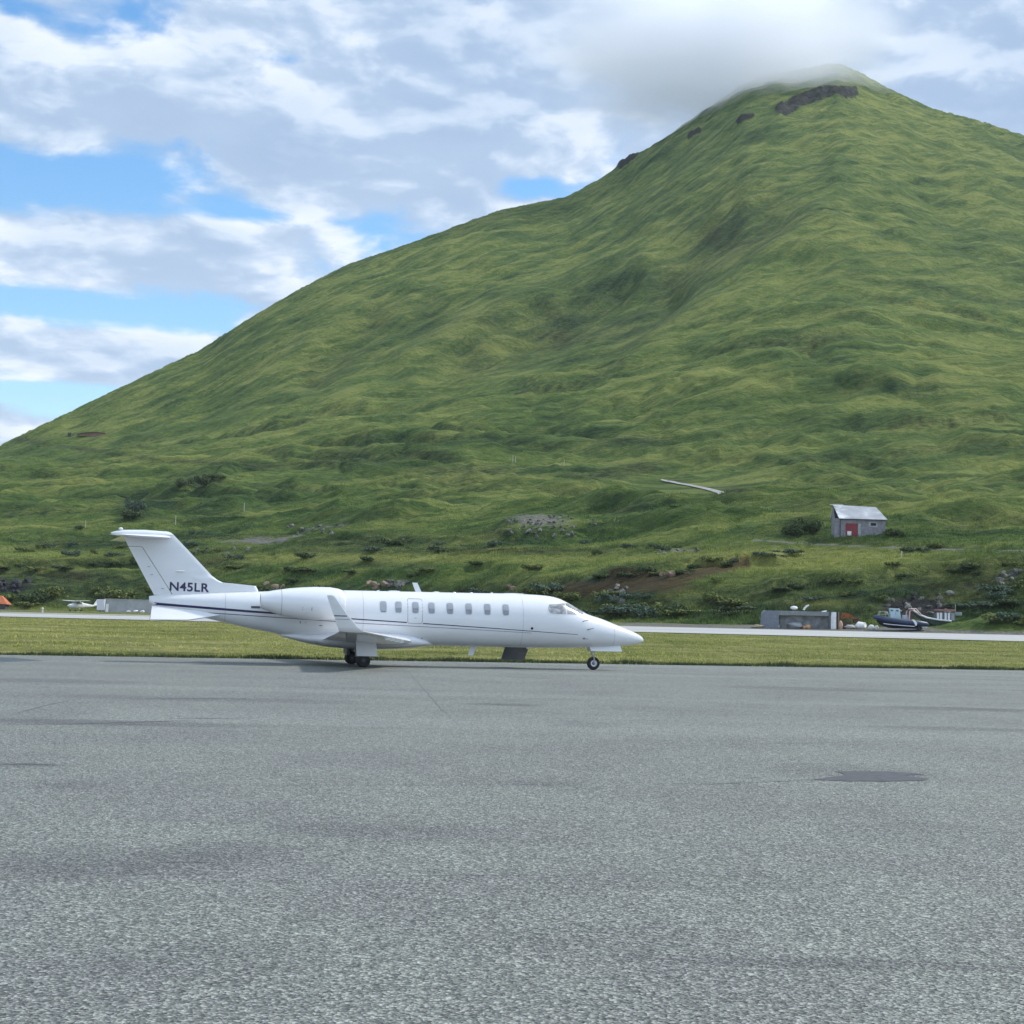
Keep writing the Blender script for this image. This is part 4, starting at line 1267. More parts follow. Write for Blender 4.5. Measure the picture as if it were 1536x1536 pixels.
def lump(name, label, cat, u, v0, v1, wpx, D_, mat, seed=0, lumpy=.25, group=None, depth=None):
    """a rounded lump whose foot is at picture height v1 and whose top is at v0"""
    PX_ = D_ / FPX; a = at_px(u, v1, D_); gz = float(z_at(a.x, a.y)); h = (v1 - v0) * PX_
    g = MB(); g.ball((0, 0, h * .48), (wpx * PX_ / 2, (depth or wpx * .8) * PX_ / 2, h * .52), 12, 8, lumpy, 1.6, seed)
    o = g.build(name, mat, None, 50); o.location = (a.x, a.y, gz - .03 if abs(a.z - gz) < 1.3 else a.z)
    return tag(o, label, cat, group)


inside = [('sheeted_bundle', 'pale plastic-wrapped bundle at the back of the open grey shelter', 'bundle', 1193, 922, 932, 24, 262.6, simple('hazy_plastic', (.30, .32, .32), .5), 1),
          ('net_float', 'round orange float inside the open shelter', 'float', 1212, 930, 937, 9, 262.2, simple('orange_float', (.62, .33, .14), .5), 2),
          ('net_float', 'small tan float left of the round orange one inside the shelter', 'float', 1206, 931, 936, 6, 262.2, tan, 3),
          ('net_float', 'dark red float low on the ground inside the shelter', 'float', 1203, 936, 941, 6, 262.2, simple('dark_red_float', (.16, .02, .02), .6), 4)]
for a in inside: lump(*a)
for u in (1212, 1206, 1203): pass
o = lump('dish_cover', 'white dome lump lying on the shelter roof', 'dome', 1191, 909, 914.6, 11, 263.2, whitep, 5, .12)
P = at_px(1209, 914.6, 263.2); g = MB(); g.tube([(-.35, 0, -.05), (-.2, 0, .25), (.1, 0, .55), (.45, 0, .72)], [.16, .15, .15, .10], 8)
o = g.build('bent_pipe', whitep); o.location = P; tag(o, 'short bent white pipe standing up from the shelter roof', 'pipe')
P = at_px(1236, 918, 261.9); g = MB(); g.loft([[(-.4, 0, -.1), (.4, 0, .1), (.4, .1, .1), (-.4, .1, -.1)], [(-.3, .2, .12), (.45, .2, .25), (.45, .3, .25), (-.3, .3, .12)]])
o = g.build('white_board', whitep); o.location = P; tag(o, 'white scrap board leaning at the right end of the shelter roof', 'board')

# scrap digger arm, boards, tarpaulin heaps
D_ = 264; a = at_px(1270, 940, D_); a.z = float(z_at(a.x, a.y)) - .05
scrap = thing('scrap_excavator', 'rusty orange excavator wreck between the shelter and the boats', 'excavator', a)
g = MB(); g.loft([[(-.9, -.3, 1.5), (-.6, -.3, 2.5), (-.6, .3, 2.5), (-.9, .3, 1.5)], [(.2, -.3, 1.7), (.2, -.3, 2.35), (.2, .3, 2.35), (.2, .3, 1.7)], [(1.2, -.25, 1.3), (1.3, -.25, 1.65), (1.3, .25, 1.65), (1.2, .25, 1.3)]]); g.build('boom', rust, scrap, 20)
g = MB(); g.loft([[(.9, -.4, 1.5), (1.7, -.4, 1.7), (1.7, .4, 1.7), (.9, .4, 1.5)], [(1.1, -.4, .9), (1.9, -.4, .95), (1.9, .4, .95), (1.1, .4, .9)]]); g.build('bucket', simple('dark_rust', (.07, .03, .02), .85, var=.4), scrap, 0)
g = MB(); g.box((0, 0, .6), (1.5, 1.2, 1.2), taper=.8); g.build('body', simple('oily_brown', (.06, .04, .03), .85, var=.4), scrap, 0, .05)
lump('tan_board_stack', 'stack of tan boards at the right end of the grey shelter', 'boards', 1261, 928, 941, 6.5, 261.5, tan, 6, .15)
lump('tarpaulin_heap', 'large white tarpaulin heap, widest of the white lumps left of the boats', 'tarpaulin', 1291, 929, 940, 17, 263, whitep, 7, .35)
lump('tarpaulin_heap', 'low grey tarpaulin heap beside the tan boards', 'tarpaulin', 1275, 934, 941, 15, 262.6, simple('grey_tarp', (.34, .33, .32), .7), 8, .4)
lump('round_tank', 'round white tank just left of the navy boat', 'tank', 1307, 933, 941, 9, 262.4, whitep, 9, .12)
lump('round_tank', 'small white tank under the bow of the navy boat', 'tank', 1315, 934, 941, 6.5, 262.2, whitep, 10, .2)
lump('gravel_heap', 'pale brown gravel heap at the left end of the grey shelter', 'heap', 1136, 935, 941, 18, 261.5, simple('pale_gravel', (.30, .25, .16), .95, var=.3), 11, .3)

# inflatable boat on a trailer
D_ = 261; PX = D_ / FPX; a = at_px(1350, 943.5, D_); gz = float(z_at(a.x, a.y))
rib = thing('inflatable_boat', 'navy rigid inflatable boat with pale blue seats on a low trailer', 'boat', (a.x, a.y, gz), R(4))
zb = a.z - gz
def bx(u): return (u - 1350) * PX
def bz(v): return zb + (943.5 - v) * PX
g = MB()
for s in (-1, 1):
    g.tube([(bx(1311), 0, bz(926.5)), (bx(1316), s * .45, bz(927.5)), (bx(1328), s * .9, bz(930)), (bx(1350), s * 1.05, bz(932.5)), (bx(1372), s * 1.05, bz(934)), (bx(1387), s * 1.0, bz(935.5)), (bx(1391), s * .95, bz(936))], [.30, .36, .40, .42, .42, .36, .10], 12)
g.build('tube', navyhull, rib, 50)
g = MB(); rings = []
for u, w, zt, zk in ((1314, .12, 930, 932), (1320, .55, 932, 938), (1332, .85, 934, 942), (1350, .95, 936, 943.2), (1372, .95, 937, 943.2), (1384, .9, 937, 942.5)):
    rings.append([(bx(u), -w, bz(zt)), (bx(u), -w * .8, bz(zk - 2.5)), (bx(u), 0, bz(zk)), (bx(u), w * .8, bz(zk - 2.5)), (bx(u), w, bz(zt)), (bx(u), 0, bz(zt - .5))])
g.loft(rings); g.build('hull', simple('navy_hull_paint', (.014, .014, .035), .4), rib, 30)
g = MB(); g.tube([(bx(1322), -1.0, bz(936)), (bx(1330), -1.30, bz(937)), (bx(1350), -1.42, bz(938.3)), (bx(1368), -1.42, bz(939.2))], .075, 6); g.build('rubbing_strake', simple('pale_strake', (.5, .5, .55), .6), rib, 50)
for u, s in ((1337, -.3), (1347, .35)):
    g = MB(); g.loft([[(bx(u) - .30, s - .28, bz(929)), (bx(u) + .55, s - .28, bz(929)), (bx(u) + .55, s + .28, bz(929)), (bx(u) - .30, s + .28, bz(929))], [(bx(u) - .42, s - .26, bz(918)), (bx(u) + .35, s - .26, bz(920)), (bx(u) + .35, s + .26, bz(920)), (bx(u) - .42, s + .26, bz(918))], [(bx(u) - .50, s - .22, bz(913)), (bx(u) + .28, s - .22, bz(913)), (bx(u) + .28, s + .22, bz(913)), (bx(u) - .50, s + .22, bz(913))]])
    st = g.build('seat', paleblue, rib, 20, .06)
    g = MB(); g.ball((bx(u) - .12, s - .27, bz(916)), (.22, .05, .16), 8, 5); g.build('headrest_hole', simple('slate_pad', (.09, .14, .18), .6), st)
g = MB(); g.box((bx(1357), 0, bz(926)), (.7, .7, .7)); g.build('console', simple('grey_locker', (.32, .34, .38), .6), rib, 0, .05)
g = MB()
for s in (-1, 1):
    g.tube([(bx(1316), s * .3, bz(926)), (bx(1319), s * .35, bz(918)), (bx(1328), s * .7, bz(918)), (bx(1331), s * .85, bz(926))], .035, 6)
g.tube([(bx(1318), -.3, bz(922)), (bx(1330), -.75, bz(922))], .03, 6); g.tube([(bx(1328), -.7, bz(918)), (bx(1328), .7, bz(918))], .03, 6)
g.build('bow_rail', simple('greenish_rail', (.42, .48, .42), .4), rib)
g = MB(); g.loft([[(bx(1363), -1.5, bz(929)), (bx(1367), -1.5, bz(929)), (bx(1367), -1.42, bz(929)), (bx(1363), -1.42, bz(929))], [(bx(1366.5), -1.52, bz(933)), (bx(1371.5), -1.52, bz(934)), (bx(1371.5), -1.44, bz(934)), (bx(1366.5), -1.44, bz(933))], [(bx(1369), -1.45, bz(938)), (bx(1371), -1.45, bz(938)), (bx(1371), -1.38, bz(938)), (bx(1369), -1.38, bz(938))]]); g.build('hanging_sheet', whitep, rib, 0)
tr = MB(); tr.box((bx(1348), 0, bz(943.2)), (5.0, 1.2, .14)); tr.build('trailer_frame', simple('pale_trailer', (.38, .38, .40), .6), rib, 0)
for s in (-1, 1):
    w = MB(); w.wheel((bx(1376), s * 1.2, max(.3, bz(942))), (0, 1, 0), .34, .22, 18, .1); w.build('trailer_wheel', rubber, rib)
g = MB(); g.box((bx(1385), -.6, bz(940)), (.8, .5, .22)); g.build('trailer_lamp_board', whitep, rib, 0)

# white boat with red-topped cabin behind
D_ = 268; PX = D_ / FPX; a = at_px(1398, 934, D_); gz = float(z_at(a.x, a.y)); zb = a.z - gz
wb = thing('cabin_boat', 'white open boat with red-topped cabin and pink arch, behind the navy boat', 'boat', (a.x, a.y, gz), R(2))
def bx(u): return (u - 1398) * PX
def bz(v): return zb + (934 - v) * PX
g = MB(); rings = []
for u, w, zt, zk in ((1368, .12, 916, 919), (1376, .6, 921, 926), (1386, .95, 926, 932), (1400, 1.1, 928.5, 938), (1420, 1.1, 930, 940), (1434, 1.0, 930, 939)):
    rings.append([(bx(u), -w, bz(zt)), (bx(u), -w * .75, bz(zk)), (bx(u), w * .75, bz(zk)), (bx(u), w, bz(zt))])
g.loft(rings); g.build('hull', simple('dark_green_hull', (.05, .07, .06), .6), wb, 30)
g = MB()
for s in (-1, 1): g.tube([(bx(1366), s * .1, bz(914)), (bx(1378), s * .75, bz(923)), (bx(1388), s * 1.05, bz(927)), (bx(1404), s * 1.15, bz(929.5)), (bx(1424), s * 1.15, bz(931))], .14, 8)
g.build('gunwale', whitep, wb, 50)
g = MB()
for s in (-1, 1): g.tube([(bx(1361), s * .9, bz(930)), (bx(1362), s * .9, bz(918)), (bx(1365), s * .85, bz(914.5)), (bx(1371), s * .8, bz(914)), (bx(1380), s * .8, bz(924))], .12, 8)
g.tube([(bx(1366), -.85, bz(914.5)), (bx(1366), .85, bz(914.5))], .1, 8)
g.build('arch', pink, wb, 50)
cb = MB(); cb.box((bx(1415), 0, bz(924.5)), (2.55, 1.7, 1.15)); cabin = cb.build('cabin', simple('dark_cabin', (.10, .11, .12), .5), wb, 0)
for u in (1404.5, 1409, 1416, 1421, 1427):
    g = MB(); g.box((bx(u), -.88, bz(924.5)), (.34 if u != 1427 else .5, .08, 1.15)); g.build('cabin_post', whitep if u < 1425 else simple('grey_post', (.3, .3, .32), .7), cabin, 0)
g = MB(); g.box((bx(1417), 0, bz(915)), (2.7, 2.0, .24)); g.build('cabin_roof', simple('faded_red_roof', (.30, .13, .11), .6), cabin, 0, .04)
g = MB(); g.tube([(bx(1433), 0, bz(930)), (bx(1433), 0, bz(905))], .035, 6); g.build('mast', simple('grey_mast', (.4, .4, .4), .5), wb)
g = MB(); g.box((bx(1437), 0, bz(920)), (1.1, .8, .5)); g.build('engine_cover', simple('grey_green_cover', (.24, .28, .27), .7), wb, 0, .05)

# small high-wing aeroplane, parked
D_ = 385; PX = D_ / FPX; a = at_px(115, 916.5, D_); a.z = float(z_at(a.x, a.y))
ces = thing('light_aeroplane', 'small white high-wing propeller aeroplane parked across the runway at left', 'aircraft', a, R(180 + 42))
g = MB(); rings = []
for x, w, zt, zb_ in ((2.05, .25, 1.45, .95), (1.9, .42, 1.55, .75), (1.2, .55, 1.65, .65), (.9, .56, 1.75, .62), (.35, .56, 2.15, .62), (-.9, .55, 2.15, .68), (-1.6, .42, 1.85, .8), (-3.6, .22, 1.5, 1.02), (-5.2, .06, 1.38, 1.2)):
    zc, h = (zt + zb_) / 2, (zt - zb_) / 2
    rings.append([(x, w * math.copysign(abs(math.cos(q)) ** .7, math.cos(q)), zc + h * math.copysign(abs(math.sin(q)) ** .7, math.sin(q))) for q in [2 * math.pi * k / 20 for k in range(20)]])
g.loft(rings); g.build('fuselage', whitep, ces, 45)
g = MB(); g.loft([[(x, y, z) for x, y, z in foil(.75, -.4, -5.5, 2.38, .12)], foil(.85, -.75, -2.5, 2.28, .13), foil(.85, -.8, 0, 2.22, .13), foil(.85, -.75, 2.5, 2.28, .13), foil(.75, -.4, 5.5, 2.38, .12)]); g.build('wing', whitep, ces, 40)
g = MB(); g.loft([[(-4.0, -.05, 1.42), (-5.3, -.04, 1.38), (-5.3, .04, 1.38), (-4.0, .05, 1.42)], [(-4.9, -.04, 2.75), (-5.65, -.03, 2.75), (-5.65, .03, 2.75), (-4.9, .04, 2.75)]]); g.build('tail_fin', whitep, ces, 20)
g = MB(); g.loft([foil(-4.4, -5.2, -1.7, 1.42, .08), foil(-4.2, -5.3, 0, 1.40, .09), foil(-4.4, -5.2, 1.7, 1.42, .08)]); g.build('tailplane', whitep, ces, 40)
for s in (-1, 1):
    g = MB(); g.tube([(.1, s * .5, .72), (.1, s * 2.3, 2.2)], .04, 6); g.build('wing_strut', whitep, ces)
    g = MB(); g.tube([(-.3, s * .4, .75), (-.35, s * 1.15, .25)], .05, 6); g.build('gear_leg', whitep, ces)
    w = MB(); w.wheel((-.35, s * 1.2, .22), (0, 1, 0), .22, .16, 14, .05); w.build('wheel', rubber, ces)
    g = MB(); g.loft([[(.62, s * .565, 1.62), (-1.0, s * .56, 1.62), (-1.0, s * .575, 1.62), (.62, s * .58, 1.62)], [(.32, s * .555, 2.04), (-.9, s * .55, 2.04), (-.9, s * .565, 2.04), (.32, s * .57, 2.04)]]); g.build('window', glassm, ces, 0)
g = MB(); g.loft([[(1.0, -.47, 1.73), (1.0, .47, 1.73), (.98, .47, 1.70), (.98, -.47, 1.70)], [(.42, -.46, 2.14), (.42, .46, 2.14), (.38, .46, 2.10), (.38, -.46, 2.10)]]); g.build('windscreen', glassm, ces, 0)
g = MB(); g.tube([(1.5, 0, .9), (1.6, 0, .25)], .05, 6); g.build('nose_leg', whitep, ces)
w = MB(); w.wheel((1.6, 0, .2), (0, 1, 0), .2, .14, 14, .05); w.build('nose_wheel', rubber, ces)
g = MB(); g.box((2.15, 0, 1.2), (.05, .12, 1.9)); pr = g.build('propeller', dkgrey, ces, 0)
g = MB(); g.ball((2.12, 0, 1.2), (.22, .15, .15), 10, 6); g.build('spinner', whitep, pr)

# trailer, panel and concrete wall left of the tail
D_ = 372; PX = D_ / FPX
a = at_px(150.5, 918, D_); a.z = float(z_at(a.x, a.y))
tl = thing('cargo_trailer', 'white box trailer seen end-on between the small aeroplane and the grey wall', 'trailer', a)
g = MB(); g.box((0, 2.2, 1.5), (11.5 * PX, 4.4, 2.35)); g.build('box_body', whitep, tl, 0, .05)
for s in (-1, 1):
    g = MB(); g.box((s * 2.9 * PX, -.04, 1.5), (5.4 * PX, .06, 2.2)); g.build('rear_door', simple('lilac_white', (.62, .62, .68), .5), tl, 0)
    w = MB(); w.wheel((s * .65, 2.4, .3), (1, 0, 0), .33, .2, 16, .1); w.build('wheel', rubber, tl)
g = MB(); g.box((0, .1, .25), (11.5 * PX, .2, .2)); g.build('bumper', dkgrey, tl, 0)
a = at_px(160, 917, 370); a.z = float(z_at(a.x, a.y))
g = MB(); g.loft([[(-.28, 0, 0), (.28, 0, 0), (.28, .1, 0), (-.28, .1, 0)], [(-.28, .25, 1.75), (.28, .25, 1.75), (.28, .35, 1.75), (-.28, .35, 1.75)]])
o = g.build('leaning_panel', whitep); o.location = a; tag(o, 'narrow white panel leaning on the left end of the grey concrete wall', 'panel')
a = at_px(158, 918, 373); a.z = float(z_at(a.x, a.y)) - .2
cw = thing('concrete_wall', 'long low grey concrete wall behind the jet tail', 'wall', a)
g = MB(); g.box((6.0, .4, 1.5), (12.4, .8, 2.9)); g.build('wall_slab', simple('grey_wall', (.36, .365, .37), .9, var=.18, scale=.6), cw, 0)
g = MB(); g.box((6.0, .38, 3.0), (12.6, .95, .16)); g.build('coping', concrete2, cw, 0)
a = at_px(-6, 908, 392); a.z = float(z_at(a.x, a.y)) - .2
ho = thing('orange_roofed_hut', 'hut with a rusty orange roof at the left edge below a dark rock cut', 'hut', a)
g = MB(); g.box((0, 1.5, .9), (4.2, 3.2, 1.8)); g.build('wall', simple('dark_hut_wall', (.06, .06, .06), .9), ho, 0)
g = MB(); g.loft([[(-2.4, -.4, 1.75), (2.6, -.4, 1.4), (2.6, 3.4, 1.4), (-2.4, 3.4, 1.75)], [(-2.4, 1.0, 3.5), (.9, 1.0, 3.3), (.9, 2.0, 3.3), (-2.4, 2.0, 3.5)]]); g.build('roof', orange, ho, 0)
for u, v0, v1, w_ in ((204, 909, 913, 9), (214, 907, 911, 7), (193, 914, 917, 6)):
    lump('rubble_block', 'pale broken concrete block at the foot of the grey wall', 'block', u, v0, v1, w_, 369, whitep, u, .4, 'concrete rubble by the grey wall')
g = MB(); g.tube([(0, 0, -.1), (0, 0, .45)], .12, 8); g.ball((0, 0, .6), (.2, .2, .18), 10, 6)
a = ground(64, 266); o = g.build('runway_light', whitep); o.location = a; tag(o, 'small white light post at the far edge of the runway, left of the parked aeroplane', 'runway light')

# ruined dugout high on the left slope
a = on_hill(140, 655.5)
PX = a.y / FPX
du = thing('ruined_dugout', 'ruined turf dugout with a bare brown front high on the left slope', 'ruin', a)
g = MB(); n_ = 9; up_ = []
for k in range(n_):
    q = k / (n_ - 1); up_.append(((-24 + 52 * q) * PX, -.4, (1.2 + 3.6 * math.sin(math.pi * q) ** .8) * PX))
i = g.addv(up_); j = g.addv([(x, -.8, -1.2 * PX) for x, y, z in up_]); k2 = g.addv([(x * .8, 4, z * .9) for x, y, z in up_])
for k in range(n_ - 1): g.face(j + k, j + k + 1, i + k + 1, i + k); g.face(i + k, i + k + 1, k2 + k + 1, k2 + k)
g.build('bare_front', simple('bare_brown_earth', (.17, .10, .06), .95, var=.35, scale=.4), du, 30)
g = MB(); g.tube([(x, -.9, z + .25 * PX) for x, y, z in up_], .65 * PX, 6); g.build('turf_lip', simple('dark_turf', (.03, .035, .018), .95), du)
a = on_hill(105, 655); g = MB(); g.box((0, 0, 2 * PX), (5 * PX, 3, 5.2 * PX)); 
o = g.build('stone_hut', simple('dark_stone', (.05, .055, .05), .9, var=.4, scale=1)); o.location = a; tag(o, 'tiny dark stone hut left of the turf dugout on the far slope', 'hut')

# gravel track on the hillside
trk = simple('track_gravel', (.26, .26, .25), .95, var=.3, scale=.6)
pts_ = [(992, 722), (1012, 725), (1034, 729), (1054, 733), (1072, 737), (1088, 742), (1082, 745), (1074, 749)]
Pw = [on_hill(u, v, 500) for u, v in pts_]
for it in range(2):
    Pw = [Pw[0]] + [q_ for a_, b_ in zip(Pw[:-1], Pw[1:]) for q_ in (a_.lerp(b_, .25), a_.lerp(b_, .75))] + [Pw[-1]]
g = MB(); Lf = []; Rt = []
fine = []
for a_, b_ in zip(Pw[:-1], Pw[1:]):
    n_ = max(1, int((b_ - a_).length / 2.5)); fine += [a_.lerp(b_, k / n_) for k in range(n_)]
fine.append(Pw[-1])
for k, q in enumerate(fine):
    dd_ = fine[min(k + 1, len(fine) - 1)] - fine[max(k - 1, 0)]; dd_.z = 0; dd_.normalize(); nn = Vector((-dd_.y, dd_.x, 0)); w_ = .7 + 1.5 * k / len(fine)
    for L_, s in ((Lf, 1), (Rt, -1)):
        x, y = q.x + nn.x * w_ * s, q.y + nn.y * w_ * s; L_.append((x, y, max(float(z_at(x + a_, y + b_)) for a_ in (-1.5, 0, 1.5) for b_ in (-1, 0, 1)) + .06))
i = g.addv(Lf); j = g.addv(Rt)
for k in range(len(fine) - 1): g.face(i + k, j + k, j + k + 1, i + k + 1)
tag(g.build('path', trk), kind='structure')

# posts on the slope
for u, v, h in ((769, 694, 2.6), (773, 694, 2.4), (846, 699, 2.2), (366, 768, 2.6), (1352, 838, 1.3), (263, 789, 2.4), (128, 792, 2.2)):
    a = on_hill(u, v); g = MB(); g.tube([(0, 0, -.3), (.05, 0, h)], [.13, .10], 6)
    o = g.build('wooden_post', woodp); o.location = a
    tag(o, 'thin weathered post standing alone in the grass of the slope', 'post', 'posts scattered on the slope')

# ------------------------------------------------------------------ rocks
rockm, t, b = material('lichen_rock')
oc = t.node('ShaderNodeObjectInfo').outputs['Random']
n = t.noise(t.geopos(), 1.3, 7, .7)
c = t.ramp(n, [(.34, (.035, .036, .034)), (.5, (.11, .11, .10)), (.66, (.27, .27, .25))])
t.put(b.inputs['Base Color'], t.mix(1.0, c, t.ramp(oc, [(0, (.5, .5, .45)), (.5, (.9, .9, .84)), (1, (1.5, 1.5, 1.42))]), 'MULTIPLY'))
b.inputs['Roughness'].default_value = .9
t.put(b.inputs['Normal'], t.bump(t.noise(t.geopos(), 4, 6, .7), .8, .15))
tanrock = simple('tan_rock', (.20, .145, .10), .9, var=.55, scale=1.2, bump=.05)


def put_rock(u, v, wpx, hpx, mat, label, group, seed):
    a = on_hill(u, v); PX_ = a.y / FPX
    g = MB(); g.ball((0, 0, 0), 1.0, 14, 10, .35, 1.3, seed)
    q_ = random.Random(seed); cuts = [(Vector((q_.gauss(0, 1), q_.gauss(0, 1), q_.gauss(0, .8))).normalized(), q_.uniform(.45, .8)) for _ in range(9)]
    out_ = []
    for p_ in g.v:
        p_ = Vector(p_)
        for n_, d_ in cuts:
            k_ = p_.dot(n_) - d_
            if k_ > 0: p_ = p_ - n_ * k_
        out_.append((p_.x * wpx * PX_ / 1.5, p_.y * wpx * PX_ * .55, p_.z * hpx * PX_ * .75 + hpx * PX_ * .08))
    g.v = out_
    o = g.build('rock', mat, None, 22); o.location = a; o.rotation_euler = (0, 0, seed)
    return tag(o, label, 'rock', group)


rr = random.Random(3)
def scatter_rocks(n, cu, cv, su, sv, wmin, wmax, mat, label, group):
    for k in range(n):
        w_ = rr.uniform(wmin, wmax) * rr.uniform(.6, 1)
        put_rock(cu + rr.uniform(-su, su), cv + rr.uniform(-sv, sv), w_, w_ * rr.uniform(.5, .9), mat, label, group, rr.uniform(0, 50))


scatter_rocks(64, 812, 791, 54, 18, 3, 9, rockm, 'pale boulder in the rockfall on the slope above the jet nose', 'boulders of the rockfall above the jet')
scatter_rocks(9, 905, 783, 24, 6, 3, 8, rockm, 'small pale rock at the right tail of the rockfall above the jet nose', 'small rocks right of the rockfall')
scatter_rocks(12, 470, 797, 50, 10, 4, 10, rockm, 'grey-green rock in the stony streak right of the gravel patch', 'rocks of the stony streak')
scatter_rocks(9, 335, 826, 42, 5, 4, 8, rockm, 'dark grey rock below the gravel patch beside the tail fin', 'rocks below the gravel patch')
scatter_rocks(9, 1020, 829, 36, 4, 5, 10, rockm, 'flat grey stone in the ditch line right of the rockfall', 'stones in the ditch line')
scatter_rocks(16, 922, 893, 20, 12, 6, 15, rockm, 'craggy grey rock in the bank just above the jet nose', 'rocks in the bank above the nose')
scatter_rocks(30, 1378, 908, 50, 15, 5, 13, rockm, 'dark weathered rock of the outcrop behind the boats', 'rocks of the outcrop behind the boats')
scatter_rocks(9, 1515, 870, 20, 10, 8, 16, rockm, 'grey rock in the dark bank at the right edge', 'rocks at the right edge')
scatter_rocks(7, 566, 882, 14, 4, 9, 16, tanrock, 'tan boulder showing just above the engine', 'tan boulders above the engine')
scatter_rocks(6, 596, 879, 14, 5, 9, 18, rockm, 'rounded grey-brown boulder just left of the roof aerial', 'boulders beside the roof aerial')
scatter_rocks(5, 422, 879, 26, 5, 7, 13, tanrock, 'pinkish boulder in the bank between the fin and the engine', 'boulders behind the engine')
scatter_rocks(4, 772, 883, 16, 4, 7, 13, tanrock, 'tan stone in the bank above the cabin roof', 'stones above the cabin roof')
scatter_rocks(5, 985, 862, 34, 4, 8, 18, tanrock, 'flat tan stone under the eroded edge of the bank', 'stones under the eroded bank edge')
scatter_rocks(12, 22, 882, 30, 9, 8, 16, simple('black_rock', (.025, .025, .03), .9, var=.5, scale=1), 'blackish rock in the cut above the orange roof', 'rocks in the cut above the orange roof')
scatter_rocks(8, 600, 804, 70, 8, 2.5, 5, tanrock, 'small tan stone in the grass left of the rockfall', 'stones left of the rockfall')

# ------------------------------------------------------------------ shrubs: leaf clumps on short stems
leaf_m = []
for k, (c0, c1, c2) in enumerate((((.020, .036, .016), (.050, .080, .028), (.100, .135, .045)), ((.032, .056, .038), (.070, .108, .070), (.130, .175, .110)), ((.050, .070, .020), (.105, .130, .036), (.18, .205, .06)))):
    m, t, b = material(('dark_leaves', 'blue_green_leaves', 'yellow_green_leaves')[k])
    n = t.noise(t.geopos(), 1.1, 5, .7)
    t.put(b.inputs['Base Color'], t.ramp(n, [(.32, c0), (.5, c1), (.7, c2)])); b.inputs['Roughness'].default_value = .85; b.inputs['Specular IOR Level'].default_value = .2
    leaf_m.append(m)


def shrub_mesh(seed, nleaf, mat, flat=.6):
    r_ = np.random.default_rng(seed)
    nb = 7
    cen = r_.normal(0, 1, (nb, 3)) * [.42, .42, .13] + [0, 0, .34]
    siz = r_.uniform(.26, .5, nb)
    k = r_.integers(0, nb, nleaf)
    d_ = r_.normal(0, 1, (nleaf, 3)); d_ /= np.linalg.norm(d_, axis=1, keepdims=True)
    rad_ = siz[k][:, None] * r_.uniform(.55, 1.05, (nleaf, 1))
    p_ = cen[k] + d_ * rad_ * [1, 1, flat]
    p_[:, 2] = np.maximum(p_[:, 2], .02)
    a = r_.normal(0, 1, (nleaf, 3)); a /= np.linalg.norm(a, axis=1, keepdims=True)
    b_ = np.cross(a, d_ + .3 * r_.normal(0, 1, (nleaf, 3))); b_ /= np.linalg.norm(b_, axis=1, keepdims=True) + 1e-9
    s_ = r_.uniform(.05, .11, (nleaf, 1))
    V = np.stack([p_ - a * s_, p_ + b_ * s_ * .6, p_ + a * s_, p_ - b_ * s_ * .6], 1).reshape(-1, 3)
    me = bpy.data.meshes.new('leaves')
    me.from_pydata(V.tolist(), [], np.arange(nleaf * 4).reshape(-1, 4).tolist()); me.materials.append(mat)
    return me


SHR = [[shrub_mesh(100 * k + j, 900, leaf_m[k]) for j in range(3)] for k in range(3)]
bark = simple('twig_bark', (.05, .04, .03), .9)
g = MB()
for k in range(6):
    q = k * 1.05; g.tube([(.05 * math.cos(q), .05 * math.sin(q), -.1), (.3 * math.cos(q), .3 * math.sin(q), .35)], [.03, .012], 5)
stem0 = g.build('stems', bark); STEM = stem0.data; COL.objects.unlink(stem0); bpy.data.objects.remove(stem0)


def shrub(u, v, wpx, hpx, kind, label, group=None, seed=0, stems=False):
    a = on_hill(u, v); PX_ = a.y / FPX
    o = bpy.data.objects.new('shrub', SHR[kind][seed % 3]); COL.objects.link(o)
    o.location = (a.x, a.y, a.z - .1); o.scale = (wpx * PX_ / 1.5, wpx * PX_ / 1.5, max(.3, hpx * PX_ / .8)); o.rotation_euler = (0, 0, seed * 1.7)
    if stems:
        s = bpy.data.objects.new('stems', STEM); COL.objects.link(s); s.parent = o
    return tag(o, label, 'shrub', group)


shrub(306, 730, 30, 20, 0, 'large dark round shrub, highest of the dark clump on the left slope', None, 1, True)
shrub(270, 733, 22, 14, 0, 'dark shrub at the left end of the dark clump on the left slope', None, 2, True)
shrub(318, 722, 34, 8, 0, 'low spreading dark shrub at the right end of the clump on the left slope', None, 3, True)
shrub(205, 770, 26, 22, 1, 'blue-green shrub in the gully above the tail fin', None, 4, True)
shrub(196, 778, 34, 14, 0, 'dark shrub at the foot of the gully above the tail fin', None, 5, True)
shrub(119, 794, 18, 7, 0, 'small dark shrub left of the tail fin, on the ditch line', None, 6, True)
shrub(1190, 803, 36, 20, 0, 'dark shrub close to the left wall of the grey shed', None, 7, True)
shrub(1218, 803, 30, 24, 0, 'tall dark shrub touching the left wall of the grey shed', None, 8, True)
shrub(1338, 804, 22, 14, 0, 'dark shrub at the right corner of the grey shed', None, 9, True)
rs = random.Random(11)
foot_u = lambda u: float(np.interp(u, UC, FOOT))
GB = 'shrubs along the foot of the bank'
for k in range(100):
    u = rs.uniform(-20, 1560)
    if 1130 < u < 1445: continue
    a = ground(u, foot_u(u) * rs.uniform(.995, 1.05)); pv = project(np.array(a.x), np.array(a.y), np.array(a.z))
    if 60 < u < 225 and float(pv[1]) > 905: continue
    shrub(u, float(pv[1]) + 1, rs.uniform(24, 58), rs.uniform(9, 22), rs.choice((0, 1, 2, 2)), 'leafy green shrub low in the bank behind the runway', GB, k)
